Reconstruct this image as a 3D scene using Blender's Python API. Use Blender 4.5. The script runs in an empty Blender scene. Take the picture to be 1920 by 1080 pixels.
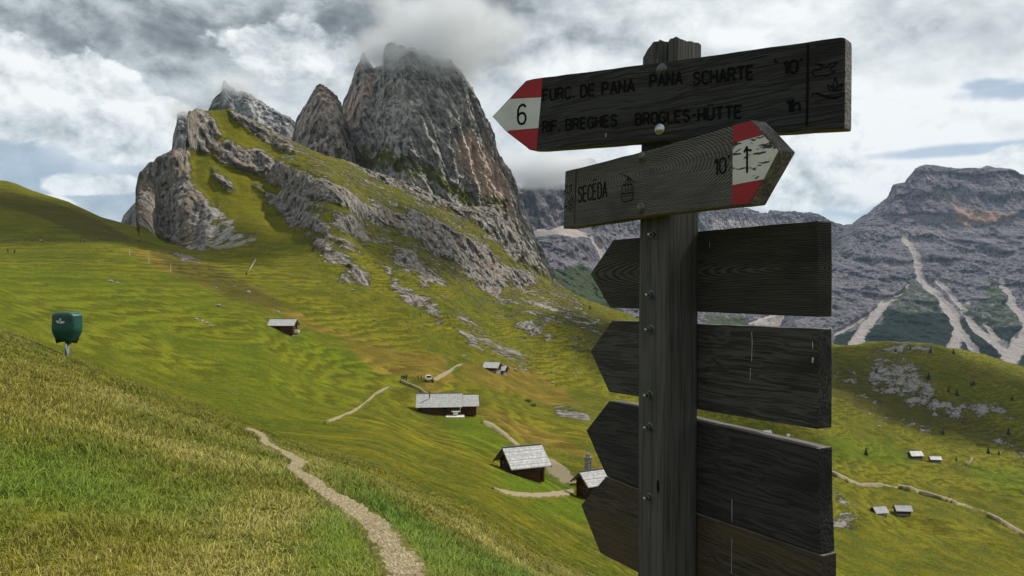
import bpy, bmesh, math, random
import numpy as np
from mathutils import Vector, Matrix
random.seed(7); RNG = np.random.default_rng(7)
C = bpy.context.scene.collection
R = math.radians
F = 1440.0                      # focal length in photo pixels (1920 wide)

# ------------------------------------------------------------------ camera
cam = bpy.data.cameras.new('camera'); cam.sensor_width = 36; cam.lens = 27.0
cam.clip_start = 0.05; cam.clip_end = 60000
camo = bpy.data.objects.new('camera', cam); C.objects.link(camo)
camo.location = (0, 0, 0); camo.rotation_euler = (R(90), 0, 0)
sc = bpy.context.scene; sc.camera = camo

# ------------------------------------------------------------------ light
SUN_EL, SUN_AZ = 48, 60         # azimuth clockwise from the viewing direction (+Y)
sd = Vector((math.sin(R(SUN_AZ))*math.cos(R(SUN_EL)), math.cos(R(SUN_AZ))*math.cos(R(SUN_EL)), math.sin(R(SUN_EL))))
sl = bpy.data.lights.new('sun', 'SUN'); sl.energy = 4.6; sl.angle = R(0.6); sl.color = (1.0, 0.93, 0.82)
slo = bpy.data.objects.new('sun', sl); C.objects.link(slo)
slo.rotation_euler = (-sd).to_track_quat('-Z', 'Y').to_euler(); slo.location = (30, 30, 60)
sc.view_settings.view_transform = 'Standard'; sc.view_settings.look = 'None'
sc.view_settings.exposure = 0.08; sc.view_settings.gamma = 1.0
sc.cycles.max_bounces = 6; sc.cycles.diffuse_bounces = 2; sc.cycles.glossy_bounces = 2
sc.cycles.volume_bounces = 3; sc.cycles.transparent_max_bounces = 8
sc.cycles.use_denoising = True

# ------------------------------------------------------------------ node helpers
class NT:
    def __init__(s, tree): s.t = tree; s.n = tree.nodes; s.l = tree.links
    def new(s, typ, **kw):
        nd = s.n.new(typ)
        for k, v in kw.items():
            if k.startswith('i_'): s.set(nd.inputs[k[2:].replace('_', ' ')], v)
            else: setattr(nd, k, v)
        return nd
    def set(s, sock, v):
        if hasattr(v, 'is_output'): s.l.new(v, sock)
        elif v is not None: sock.default_value = v
    def math(s, op, a, b=None, c=None, clamp=False):
        nd = s.n.new('ShaderNodeMath'); nd.operation = op; nd.use_clamp = clamp
        s.set(nd.inputs[0], a)
        if b is not None: s.set(nd.inputs[1], b)
        if c is not None: s.set(nd.inputs[2], c)
        return nd.outputs[0]
    def vmath(s, op, a, b=None):
        nd = s.n.new('ShaderNodeVectorMath'); nd.operation = op
        s.set(nd.inputs[0], a)
        if b is not None: s.set(nd.inputs[1], b)
        return nd.outputs[0]
    def vmathv(s, op, a, b):
        nd = s.n.new('ShaderNodeVectorMath'); nd.operation = op; s.set(nd.inputs[0], a); s.set(nd.inputs[1], b); return nd.outputs['Value']
    def noise(s, vec, scale, detail=4, rough=.55, dist=0.0, out=0, typ='FBM'):
        nd = s.n.new('ShaderNodeTexNoise'); nd.noise_type = typ
        s.set(nd.inputs['Vector'], vec); s.set(nd.inputs['Scale'], scale)
        nd.inputs['Detail'].default_value = detail; nd.inputs['Roughness'].default_value = rough
        nd.inputs['Distortion'].default_value = dist
        return nd.outputs[out]
    def ramp(s, fac, pts, interp='LINEAR'):
        nd = s.n.new('ShaderNodeValToRGB'); nd.color_ramp.interpolation = interp
        el = nd.color_ramp.elements
        while len(el) < len(pts): el.new(.5)
        for e, (p, c) in zip(el, pts):
            e.position = p; e.color = (*c[:3], 1) if hasattr(c, '__len__') else (c, c, c, 1)
        s.set(nd.inputs[0], fac); return nd.outputs[0]
    def smooth(s, v, a, b, lo=0., hi=1.):
        nd = s.n.new('ShaderNodeMapRange'); nd.interpolation_type = 'SMOOTHSTEP'
        s.set(nd.inputs[0], v)
        for i, x in enumerate((a, b, lo, hi)): s.set(nd.inputs[1+i], x)
        return nd.outputs[0]
    def mix(s, f, a, b, blend='MIX'):
        nd = s.n.new('ShaderNodeMix'); nd.data_type = 'RGBA'; nd.blend_type = blend
        s.set(nd.inputs[0], f)
        for sock, v in ((nd.inputs[6], a), (nd.inputs[7], b)):
            if isinstance(v, (tuple, list)): v = (*v[:3], 1)
            s.set(sock, v)
        return nd.outputs[2]
    def scale(s, vec, xyz):
        nd = s.n.new('ShaderNodeMapping'); s.set(nd.inputs[0], vec); nd.inputs['Scale'].default_value = xyz
        return nd.outputs[0]
    def sep(s, v):
        nd = s.n.new('ShaderNodeSeparateXYZ'); s.set(nd.inputs[0], v); return nd.outputs
    def attr(s, name):
        nd = s.n.new('ShaderNodeAttribute'); nd.attribute_name = name
        sp = s.n.new('ShaderNodeSeparateColor'); s.l.new(nd.outputs['Color'], sp.inputs[0])
        return sp.outputs[0], sp.outputs[1], sp.outputs[2], nd.outputs['Color']
    def bump(s, h, strength=.5, dist=1.0, normal=None):
        nd = s.n.new('ShaderNodeBump'); nd.inputs['Strength'].default_value = strength
        nd.inputs['Distance'].default_value = dist; s.set(nd.inputs['Height'], h)
        if normal is not None: s.set(nd.inputs['Normal'], normal)
        return nd.outputs[0]

def material(name, build, rough=.9, spec=.2):
    m = bpy.data.materials.new(name); m.use_nodes = True
    t = NT(m.node_tree); b = m.node_tree.nodes['Principled BSDF']
    b.inputs['Roughness'].default_value = rough; b.inputs['Specular IOR Level'].default_value = spec
    build(t, b); return m
def coords(t, kind='Object'): return t.n.new('ShaderNodeTexCoord').outputs[kind]

def plain(name, col, var=.25, sc_=8, rough=.8, spec=.3, metal=0, bump=0.0):
    def f(t, b):
        v = coords(t); n = t.noise(v, sc_, 5, .6)
        k = t.smooth(n, .3, .7, 1-var, 1+var)
        t.set(b.inputs['Base Color'], t.mix(1., col, t.new('ShaderNodeCombineXYZ', i_X=k, i_Y=k, i_Z=k).outputs[0], 'MULTIPLY'))
        b.inputs['Metallic'].default_value = metal
        if bump: t.set(b.inputs['Normal'], t.bump(n, bump, .05))
    return material(name, f, rough, spec)

# ------------------------------------------------------------------ world : sky and clouds
W = bpy.data.worlds.new('World'); sc.world = W; W.use_nodes = True
t = NT(W.node_tree); bg = W.node_tree.nodes['Background']
sky = t.new('ShaderNodeTexSky', sky_type='NISHITA', sun_disc=False, sun_elevation=R(SUN_EL), sun_rotation=R(SUN_AZ), altitude=2400)
skyc = t.mix(1., sky.outputs[0], (.085, .085, .085), 'MULTIPLY')
d = t.vmath('NORMALIZE', coords(t, 'Generated'))
dx, dy, dz = t.sep(d)
az = t.math('ARCTAN2', dx, dy); el = t.math('ARCSINE', dz)
def azel(px, py):
    x, z = (px-960)/F, (540-py)/F
    return math.atan2(x, 1), math.asin(z/math.sqrt(1+x*x+z*z))
wv = t.scale(d, (1, 1, 1.45))
warp = t.noise(wv, 5, 3, .5, out=1)
wv2 = t.vmath('ADD', wv, t.vmath('MULTIPLY', t.vmath('SUBTRACT', warp, (.5, .5, .5)), (.07, .07, .07)))
def blob(px, py, rx, ry, soft=1.0, jag=.5):
    a0, e0 = azel(px, py)
    u = t.math('DIVIDE', t.math('SUBTRACT', az, a0), rx/F); v = t.math('DIVIDE', t.math('SUBTRACT', el, e0), ry/F)
    r = t.math('SQRT', t.math('ADD', t.math('MULTIPLY', u, u), t.math('MULTIPLY', v, v)))
    r = t.math('ADD', r, t.math('MULTIPLY', t.math('SUBTRACT', NB, .5), jag*2))
    return t.smooth(r, 1+soft*.5, 1-soft*.5)
NB = t.noise(wv2, 11, 6, .58)
n1 = t.noise(wv2, 5.5, 10, .57)
n2 = t.noise(t.vmath('ADD', wv2, (.012, -.004, .026)), 5.5, 10, .57)      # sampled towards the light: cheap self-shading
shade = t.math('SUBTRACT', n1, n2)
fine = t.noise(t.scale(wv2, (1, 1, 1.3)), 26, 7, .64)
tone = t.math('ADD', .62, t.math('MULTIPLY', shade, 1.7))
tone = t.math('ADD', tone, t.math('MULTIPLY', t.math('SUBTRACT', n1, .5), .75))
tone = t.math('ADD', tone, t.math('MULTIPLY', t.math('SUBTRACT', fine, .5), .34))
SKYBLOBS = [  # px, py, rx, ry, soft, jag, amount
    (800, 20, 300, 105, 1.3, .8, -.27), (400, 70, 300, 55, 1.3, 1., -.12), (800, 110, 190, 60, 1.4, .5, -.12), (60, 40, 100, 40, 1.2, 1., -.04),
    (620, 120, 110, 50, 1., .8, .12),
    (240, 260, 130, 50, .9, .9, .10), (330, 200, 80, 60, 1., .8, -.10),
    (1350, 130, 520, 210, 1.2, .8, .20), (1750, 240, 300, 90, 1., 1., .22), (1000, 320, 120, 90, 1.2, .5, .08), (1500, 370, 160, 40, .9, .9, .16)]
for b_ in SKYBLOBS:
    tone = t.math('ADD', tone, t.math('MULTIPLY', blob(*b_[:6]), b_[6]))
def cumulus(blobs, tone, top):
    q = None
    for b_ in blobs:
        g = blob(*b_[:4], 1.6, 0.); q = g if q is None else t.math('MAXIMUM', q, g)
    cn = t.noise(t.vmath('ADD', wv2, (3.1, 1.7, 0)), 9, 12, .60); cn2 = t.noise(t.vmath('ADD', wv2, (3.1+.008, 1.7, .018)), 9, 12, .60)
    m = t.smooth(t.math('ADD', q, t.math('MULTIPLY', t.math('SUBTRACT', cn, .5), 1.9)), .46, .66)
    ins = t.math('ADD', top, t.math('MULTIPLY', t.math('SUBTRACT', cn, cn2), 2.6))
    return t.math('ADD', t.math('MULTIPLY', tone, t.math('SUBTRACT', 1., m)), t.math('MULTIPLY', ins, m)), m
tone, cm1 = cumulus([(110, 190, 170, 80), (230, 250, 130, 55), (20, 140, 80, 70), (300, 205, 50, 25), (180, 345, 90, 22), (60, 380, 60, 14)], tone, .82)
tone, cm2 = cumulus([(1480, 350, 130, 52), (1590, 345, 90, 30), (1905, 302, 60, 26), (1560, 250, 200, 30), (1330, 300, 120, 60)], tone, .90)
tone, cm3 = cumulus([(590, 95, 140, 50)], tone, .62)
tone = t.math('MAXIMUM', tone, .12)
cloud = t.ramp(tone, [(.0, (.08, .095, .105)), (.30, (.24, .27, .29)), (.60, (.55, .60, .62)), (.85, (.80, .84, .85)), (1., (.93, .95, .95))])
gap = None
for b_ in [(70, 325, 190, 55, 1.5, 1.3), (5, 262, 60, 40, 1., 1.2), (1600, 392, 60, 17, .9, 1.2), (1885, 172, 70, 13, 1., 1.6), (1440, 300, 80, 10, 1., 1.2), (1850, 160, 40, 8, 1., 1.6), (1530, 190, 60, 7, 1., 1.3), (1780, 283, 150, 9, 1., 1.2)]:
    g = blob(*b_); gap = g if gap is None else t.math('MAXIMUM', gap, g)
gap = t.math('MULTIPLY', t.math('MULTIPLY', gap, .66), t.math('SUBTRACT', 1., t.math('MULTIPLY', t.math('MAXIMUM', cm1, cm2), .9)))
blue = t.mix(.5, (.24, .36, .50), t.mix(1., skyc, (1., 1., 1.), 'MULTIPLY'))
col = t.mix(gap, cloud, blue)
t.set(bg.inputs[0], col); bg.inputs[1].default_value = 1.0

# ------------------------------------------------------------------ numpy noise
_perm = np.random.default_rng(3).permutation(256); _perm = np.concatenate([_perm, _perm, _perm])
_g = np.random.default_rng(4).normal(size=(256, 3)); _g /= np.linalg.norm(_g, axis=1)[:, None]
def perlin(x, y, z):
    xi, yi, zi = np.floor(x).astype(int), np.floor(y).astype(int), np.floor(z).astype(int)
    xf, yf, zf = x-xi, y-yi, z-zi; xi &= 255; yi &= 255; zi &= 255
    u, v, w = (f*f*f*(f*(f*6-15)+10) for f in (xf, yf, zf)); r = 0
    for i in (0, 1):
        for j in (0, 1):
            for k in (0, 1):
                g = _g[_perm[_perm[_perm[xi+i]+yi+j]+zi+k]]
                r = r + (u if i else 1-u)*(v if j else 1-v)*(w if k else 1-w)*(g[..., 0]*(xf-i)+g[..., 1]*(yf-j)+g[..., 2]*(zf-k))
    return r*1.5
def fbm(x, y, z, o=5, ridged=False, gain=.5, lac=2.03):
    a, s, r = 1., 0., 0.
    for i in range(o):
        n = perlin(x+i*17.3, y-i*9.1, z+i*5.7)
        if ridged: n = 1-2*np.abs(n)
        r = r+a*n; s += a; a *= gain; x, y, z = x*lac, y*lac, z*lac
    return r/s
def sstep(x, a, b):
    q = np.clip((x-a)/(b-a), 0, 1); return q*q*(3-2*q)

# ------------------------------------------------------------------ mesh helpers
def link_mesh(name, verts, faces, mat=None, parent=None, smooth=False, attrs=None):
    me = bpy.data.meshes.new(name)
    verts = np.asarray(verts, dtype=np.float32).reshape(-1, 3)
    if isinstance(faces, np.ndarray):
        k = faces.shape[1]
        me.vertices.add(len(verts)); me.vertices.foreach_set('co', verts.ravel())
        me.loops.add(faces.size); me.loops.foreach_set('vertex_index', faces.astype(np.int32).ravel())
        me.polygons.add(len(faces)); me.polygons.foreach_set('loop_start', np.arange(0, faces.size, k, dtype=np.int32))
        me.update(calc_edges=True)
    else:
        me.from_pydata([tuple(map(float, v)) for v in verts], [], faces); me.update()
    if smooth: me.polygons.foreach_set('use_smooth', [True]*len(me.polygons))
    for k_, arr in (attrs or {}).items():
        a = me.color_attributes.new(k_, 'FLOAT_COLOR', 'POINT'); a.data.foreach_set('color', np.asarray(arr, dtype=np.float32).ravel())
    if mat: me.materials.append(mat)
    o = bpy.data.objects.new(name, me); C.objects.link(o)
    if parent: o.parent = parent
    return o
def empty(name, loc=(0, 0, 0), rz=0, label=None, cat=None, group=None, parent=None):
    o = bpy.data.objects.new(name, None); C.objects.link(o); o.location = loc; o.rotation_euler = (0, 0, rz); o.empty_display_size = .1
    if parent: o.parent = parent
    return tag(o, label, cat, group)
def tag(o, label=None, cat=None, group=None, kind=None):
    if label: o['label'] = label
    if cat: o['category'] = cat
    if group: o['group'] = group
    if kind: o['kind'] = kind
    return o
class MB:
    """collects shapes, links them as ONE mesh"""
    def __init__(s): s.v = []; s.f = []
    def add(s, vs, fs):
        b = len(s.v); s.v += [tuple(v) for v in vs]; s.f += [tuple(i+b for i in f) for f in fs]; return s
    def box(s, c, d, M=None, bev=0):
        x, y, z = c; a, b, h = d[0]/2, d[1]/2, d[2]/2
        if bev:
            bm = bmesh.new(); bmesh.ops.create_cube(bm, size=1, matrix=Matrix.Translation(c) @ Matrix.Diagonal((*d, 1)))
            bmesh.ops.bevel(bm, geom=bm.edges[:], offset=bev, segments=2, profile=.6, affect='EDGES')
            vs = [v.co.copy() for v in bm.verts]; bm.verts.index_update(); fs = [[v.index for v in f.verts] for f in bm.faces]; bm.free()
        else:
            vs = [Vector((x+i*a, y+j*b, z+k*h)) for i in (-1, 1) for j in (-1, 1) for k in (-1, 1)]
            fs = [(0, 1, 3, 2), (4, 6, 7, 5), (0, 4, 5, 1), (2, 3, 7, 6), (0, 2, 6, 4), (1, 5, 7, 3)]
        if M: vs = [M @ v for v in vs]
        return s.add(vs, fs)
    def tube(s, p, q, r0, r1=None, n=10):
        p, q = Vector(p), Vector(q); r1 = r0 if r1 is None else r1
        d_ = (q-p).normalized(); e = d_.orthogonal().normalized(); g = d_.cross(e); vs = []
        for c, r in ((p, r0), (q, r1)):
            for i in range(n):
                a = 2*math.pi*i/n; vs.append(c+e*math.cos(a)*r+g*math.sin(a)*r)
        fs = [(i, (i+1) % n, n+(i+1) % n, n+i) for i in range(n)]+[tuple(range(n))[::-1], tuple(range(n, 2*n))]
        return s.add(vs, fs)
    def lathe(s, prof, n=16, M=None):
        vs = []; fs = []
        for (r, z) in prof:
            for i in range(n): a = 2*math.pi*i/n; vs.append(Vector((r*math.cos(a), r*math.sin(a), z)))
        for k in range(len(prof)-1):
            for i in range(n): fs.append((k*n+i, k*n+(i+1) % n, (k+1)*n+(i+1) % n, (k+1)*n+i))
        fs += [tuple(range(n))[::-1], tuple(range((len(prof)-1)*n, len(prof)*n))]
        if M: vs = [M @ v for v in vs]
        return s.add(vs, fs)
    def build(s, name, mat, parent=None, smooth=False): return link_mesh(name, s.v, s.f, mat, parent, smooth)

# ------------------------------------------------------------------ lofted terrain
def pchip_rows(K, n):           # K (k, cols): knots at 0..k-1 -> rows; n rows per segment list
    k = K.shape[0]; dlt = np.diff(K, axis=0); m = np.zeros_like(K)
    prod = dlt[:-1]*dlt[1:]
    with np.errstate(divide='ignore', invalid='ignore'):
        h = np.where(prod > 0, 2*prod/(dlt[:-1]+dlt[1:]), 0)
    m[1:-1] = h; m[0] = dlt[0]; m[-1] = dlt[-1]
    out = []
    for i in range(k-1):
        for j in range(n[i]):
            s = j/n[i]; h00 = 2*s**3-3*s*s+1; h10 = s**3-2*s*s+s; h01 = -2*s**3+3*s*s; h11 = s**3-s*s
            out.append(h00*K[i]+h10*m[i]+h01*K[i+1]+h11*m[i+1])
    out.append(K[-1]); return np.array(out)
def pchip1(x, xp, fp):
    xp = np.asarray(xp, float); fp = np.asarray(fp, float); h = np.diff(xp); dl = np.diff(fp)/h; m = np.zeros_like(fp)
    for i in range(1, len(fp)-1):
        if dl[i-1]*dl[i] > 0:
            w1, w2 = 2*h[i]+h[i-1], h[i]+2*h[i-1]; m[i] = (w1+w2)/(w1/dl[i-1]+w2/dl[i])
    m[0] = dl[0]; m[-1] = dl[-1]
    i = np.clip(np.searchsorted(xp, x)-1, 0, len(h)-1); s = np.clip((x-xp[i])/h[i], 0, 1); H = h[i]
    return (2*s**3-3*s*s+1)*fp[i]+(s**3-2*s*s+s)*H*m[i]+(-2*s**3+3*s*s)*fp[i+1]+(s**3-s*s)*H*m[i+1]
def grid_faces(nr, nc):
    i = np.arange(nr-1)[:, None]*nc+np.arange(nc-1)[None]; return np.stack([i, i+1, i+nc+1, i+nc], -1).reshape(-1, 4)
def polymask(px, py, poly, soft):
    """1 inside, 0 outside, fading over 'soft' pixels either side of the outline"""
    P = np.asarray(poly, float); ins = np.zeros(px.shape, bool); d2 = np.full(px.shape, 1e9)
    bb = (px > P[:, 0].min()-soft*2) & (px < P[:, 0].max()+soft*2) & (py > P[:, 1].min()-soft*2) & (py < P[:, 1].max()+soft*2)
    x, y = px[bb], py[bb]; I = np.zeros(x.shape, bool); D = np.full(x.shape, 1e9)
    for a, b in zip(P, np.roll(P, -1, 0)):
        c = ((a[1] > y) != (b[1] > y)); xi = (b[0]-a[0])*(y-a[1])/((b[1]-a[1]) or 1e-9)+a[0]; I ^= c & (x < xi)
        ab = b-a; s = np.clip(((x-a[0])*ab[0]+(y-a[1])*ab[1])/max(ab@ab, 1e-9), 0, 1)
        D = np.minimum(D, (x-a[0]-s*ab[0])**2+(y-a[1]-s*ab[1])**2)
    sd_ = np.sqrt(D)*np.where(I, 1, -1); out = np.zeros(px.shape); out[bb] = np.clip(.5+sd_/(2*soft), 0, 1); return out
def linemask(px, py, line, w):
    D = np.full(px.shape, 0.)
    for (a, b) in zip(line[:-1], line[1:]):
        ax, ay, aw = (*a, w)[:3]; bx, by, bw = (*b, w)[:3]
        abx, aby = bx-ax, by-ay; s = np.clip(((px-ax)*abx+(py-ay)*aby)/(abx*abx+aby*aby), 0, 1)
        dd = np.hypot(px-ax-s*abx, py-ay-s*aby); ww = aw+(bw-aw)*s
        D = np.maximum(D, np.clip(1.5-dd/ww, 0, 1))
    return D

# ------------------------------------------------------------------ terrain materials
def veg_rock(t, b, far=False):
    """grass slopes with rock; r = rock, g = dry, b = lush"""
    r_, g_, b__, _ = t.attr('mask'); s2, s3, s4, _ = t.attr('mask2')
    P = coords(t)
    _, _, z_ = t.sep(P)
    big = t.noise(P, .018, 4, .55); mid = t.noise(P, .12, 5, .6); smal = t.noise(P, 1.1, 5, .65); tiny = t.noise(P, 9, 4, .7)
    def dotp(v): return t.vmathv('DOT_PRODUCT', P, v)
    bed = t.new('ShaderNodeCombineXYZ', i_X=t.math('MULTIPLY', dotp((.614, .771, -.168)), .14), i_Y=dotp((-.771, .614, 0.)), i_Z=dotp((.103, .130, .986))).outputs[0]
    bedn = t.noise(bed, .14, 8, .66); bedf = t.noise(bed, .7, 6, .68)
    # mowing swaths and cattle terraces: stripes that follow the contour lines
    z = z_
    zz = t.math('ADD', z, t.math('MULTIPLY', mid, 5.))
    stripe = t.math('SINE', t.math('MULTIPLY', zz, 3.4)); stripe2 = t.math('SINE', t.math('MULTIPLY', t.math('ADD', z, t.math('MULTIPLY', big, 26.)), 1.2))
    streak = t.noise(t.scale(P, (.22, .22, 1.5)), 1., 6, .66)
    green = t.mix(t.smooth(big, .40, .60), (.046, .062, .0022), (.098, .096, .0032))
    green = t.mix(t.math('MULTIPLY', t.smooth(bedn, .50, .64), t.math('MULTIPLY', t.smooth(z_, -10, 30), .7)), green, (.050, .056, .014))
    green = t.mix(t.math('MULTIPLY', t.smooth(bedf, .50, .66), t.math('MULTIPLY', t.smooth(z_, -20, 20), .45)), green, (.165, .138, .026))
    green = t.mix(t.math('MULTIPLY', t.smooth(mid, .46, .60), .60), green, (.142, .122, .0055))
    green = t.mix(t.math('MULTIPLY', t.smooth(streak, .48, .60), .55), green, (.048, .066, .008))
    green = t.mix(t.math('MULTIPLY', t.smooth(smal, .46, .62), .42), green, (.200, .168, .018))
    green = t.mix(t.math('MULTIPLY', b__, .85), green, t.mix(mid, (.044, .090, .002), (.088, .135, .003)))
    dry = t.mix(t.smooth(mid, .35, .65), (.105, .075, .010), (.190, .125, .022))
    dry = t.mix(t.math('MULTIPLY', t.smooth(smal, .4, .7), .5), dry, (.10, .085, .012))
    dn = t.math('ADD', g_, t.math('MULTIPLY', t.math('SUBTRACT', mid, .5), 1.1))
    green = t.mix(t.math('MULTIPLY', t.smooth(dn, .35, .75), .85), green, dry)
    green = t.mix(t.smooth(s2, .1, .9), green, t.mix(t.smooth(mid, .3, .7), (.048, .046, .008), (.075, .062, .010)))    # dark heath, and cloud shade painted into the grass colour
    tuft = t.noise(P, 2.6, 6, .72)
    green = t.mix(t.math('MULTIPLY', t.smooth(tuft, .50, .60), .62), green, (.024, .033, .003))
    green = t.mix(t.math('MULTIPLY', t.smooth(tuft, .46, .38), .50), green, (.205, .180, .022))
    k = t.math('ADD', 1., t.math('ADD', t.math('MULTIPLY', t.math('MULTIPLY', stripe, t.math('MULTIPLY', t.smooth(big, .40, .55), t.smooth(z_, 34, 14))), .30), t.math('MULTIPLY', stripe2, .07)))
    k = t.math('MULTIPLY', k, t.smooth(tiny, .36, .64, .58, 1.42))
    green = t.mix(1., green, t.new('ShaderNodeCombineXYZ', i_X=k, i_Y=k, i_Z=k).outputs[0], 'MULTIPLY')
    # rock
    rn = t.noise(t.scale(P, (1, 1, .45)), .06, 8, .62); rs = t.noise(t.scale(P, (1, 1, .3)), .35, 7, .66); rt = t.noise(P, 1.5, 5, .7)
    strata = t.noise(t.scale(P, (.02, .02, .5)), 1., 4, .6)
    rock = t.ramp(rs, [(.36, (.045, .042, .040)), (.45, (.165, .152, .138)), (.53, (.30, .275, .245)), (.64, (.47, .44, .40))])
    rock = t.mix(t.math('MULTIPLY', t.smooth(rn, .47, .62), .6), rock, (.27, .205, .145))
    rock = t.mix(t.math('MULTIPLY', t.smooth(strata, .55, .7), .35), rock, (.12, .12, .12))
    rock = t.mix(t.math('MULTIPLY', s3, .5), rock, (.52, .50, .47))
    m = t.math('ADD', r_, t.math('MULTIPLY', t.math('SUBTRACT', bedn, .52), 2.6))
    m = t.math('ADD', m, t.math('MULTIPLY', t.math('SUBTRACT', bedf, .5), 1.5))
    rm = t.math('MULTIPLY', t.smooth(m, .42, .60), t.smooth(r_, .02, .12))
    colr = t.mix(rm, green, rock)
    t.set(b.inputs['Base Color'], colr)
    h = t.math('ADD', t.math('MULTIPLY', tiny, .04), t.math('MULTIPLY', smal, .18))
    h = t.math('ADD', h, t.math('MULTIPLY', mid, 1.1))
    h = t.math('ADD', h, t.math('MULTIPLY', stripe, .07))
    hr = t.math('ADD', t.math('MULTIPLY', rs, 5.5), t.math('MULTIPLY', rt, .9)); hr = t.math('ADD', hr, t.math('MULTIPLY', rn, 9.))
    hh = t.math('ADD', t.math('MULTIPLY', h, t.math('SUBTRACT', 1, rm)), t.math('MULTIPLY', hr, rm))
    t.set(b.inputs['Normal'], t.bump(hh, .9, 1.))
M_HILL = material('alpine_meadow_and_rock', veg_rock, .95, .05)

def peak_mat(sc_, base, base2, pinkc, gain=1., vegc=(.07, .085, .02), shear=.0, strat=.38):
    def f(t, b):
        pk, vg, scr, _ = t.attr('mask'); fo, wt, _x, _ = t.attr('mask2')
        P0 = coords(t); px_, py_, pz_ = t.sep(P0)
        P = t.new('ShaderNodeCombineXYZ', i_X=t.math('ADD', px_, t.math('MULTIPLY', pz_, shear)), i_Y=py_, i_Z=pz_).outputs[0]; V = t.scale(P, (1, 1, .45))
        a = t.noise(V, .035/sc_, 9, .63); c = t.noise(V, .16/sc_, 8, .68); e = t.noise(P, .8/sc_, 6, .7)
        strata = t.noise(t.scale(P, (.05, .05, 1.)), .05/sc_, 7, .62)
        rock = t.ramp(c, [(.36, tuple(x*.34 for x in base)), (.45, tuple(x*.8 for x in base)), (.53, base2), (.66, tuple(min(x*1.3, .7) for x in base2))])
        rock = t.mix(t.math('MULTIPLY', t.smooth(a, .48, .62), .45), rock, tuple(x*.62 for x in base))
        rock = t.mix(t.math('MULTIPLY', t.smooth(strata, .5, .62), strat), rock, tuple(x*1.25 for x in base2))
        pm = t.math('ADD', pk, t.math('MULTIPLY', t.math('SUBTRACT', a, .5), 1.2))
        rock = t.mix(t.math('MULTIPLY', t.smooth(pm, .35, .8), .75), rock, t.mix(c, tuple(x*.74 for x in pinkc), pinkc))
        sm = t.math('ADD', scr, t.math('MULTIPLY', t.math('SUBTRACT', c, .5), .9))
        rock = t.mix(t.smooth(sm, .40, .62), rock, t.mix(e, (.30, .27, .26), (.50, .45, .43)))
        vm = t.math('ADD', vg, t.math('MULTIPLY', t.math('SUBTRACT', t.noise(P, .07/sc_, 8, .66), .5), 1.8))
        rock = t.mix(t.math('MULTIPLY', t.smooth(vm, .50, .66), t.smooth(vg, .02, .15)), rock, t.mix(e, vegc, tuple(x*1.7 for x in vegc)))
        fm = t.math('ADD', fo, t.math('MULTIPLY', t.math('SUBTRACT', t.noise(P, .10/sc_, 7, .7), .5), .8))
        fr = t.math('MULTIPLY', t.smooth(fm, .42, .55), t.math('SUBTRACT', 1., t.smooth(sm, .40, .62)))
        rock = t.mix(fr, rock, t.mix(t.noise(P, 1.2/sc_, 4, .8), (.004, .011, .008), (.016, .030, .018)))
        t.set(b.inputs['Base Color'], rock)
        h = t.math('ADD', t.math('MULTIPLY', a, 18*sc_), t.math('MULTIPLY', c, 7.*sc_)); h = t.math('ADD', h, t.math('MULTIPLY', strata, 16.*sc_*strat)); h = t.math('ADD', h, t.math('MULTIPLY', e, 2.*sc_))
        t.set(b.inputs['Normal'], t.bump(h, .85*gain, 1.))
    return f
M_PEAK = material('grey_dolomite_tower', peak_mat(1., (.25, .24, .23), (.41, .39, .365), (.74, .56, .46), shear=.45, vegc=(.085, .090, .014)), .95, .05)
M_PEAK3 = material('rosy_dolomite_tooth', peak_mat(1., (.27, .23, .21), (.42, .36, .32), (.62, .47, .38)), .95, .05)
M_PEAKF = material('pale_dolomite_far', peak_mat(1.3, (.26, .26, .27), (.42, .42, .42), (.5, .42, .36)), .95, .05)
M_FAR = material('far_dolomite_wall', peak_mat(2.6, (.092, .088, .108), (.185, .172, .195), (.46, .29, .20), vegc=(.040, .055, .025), strat=.6), .95, .05)

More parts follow.
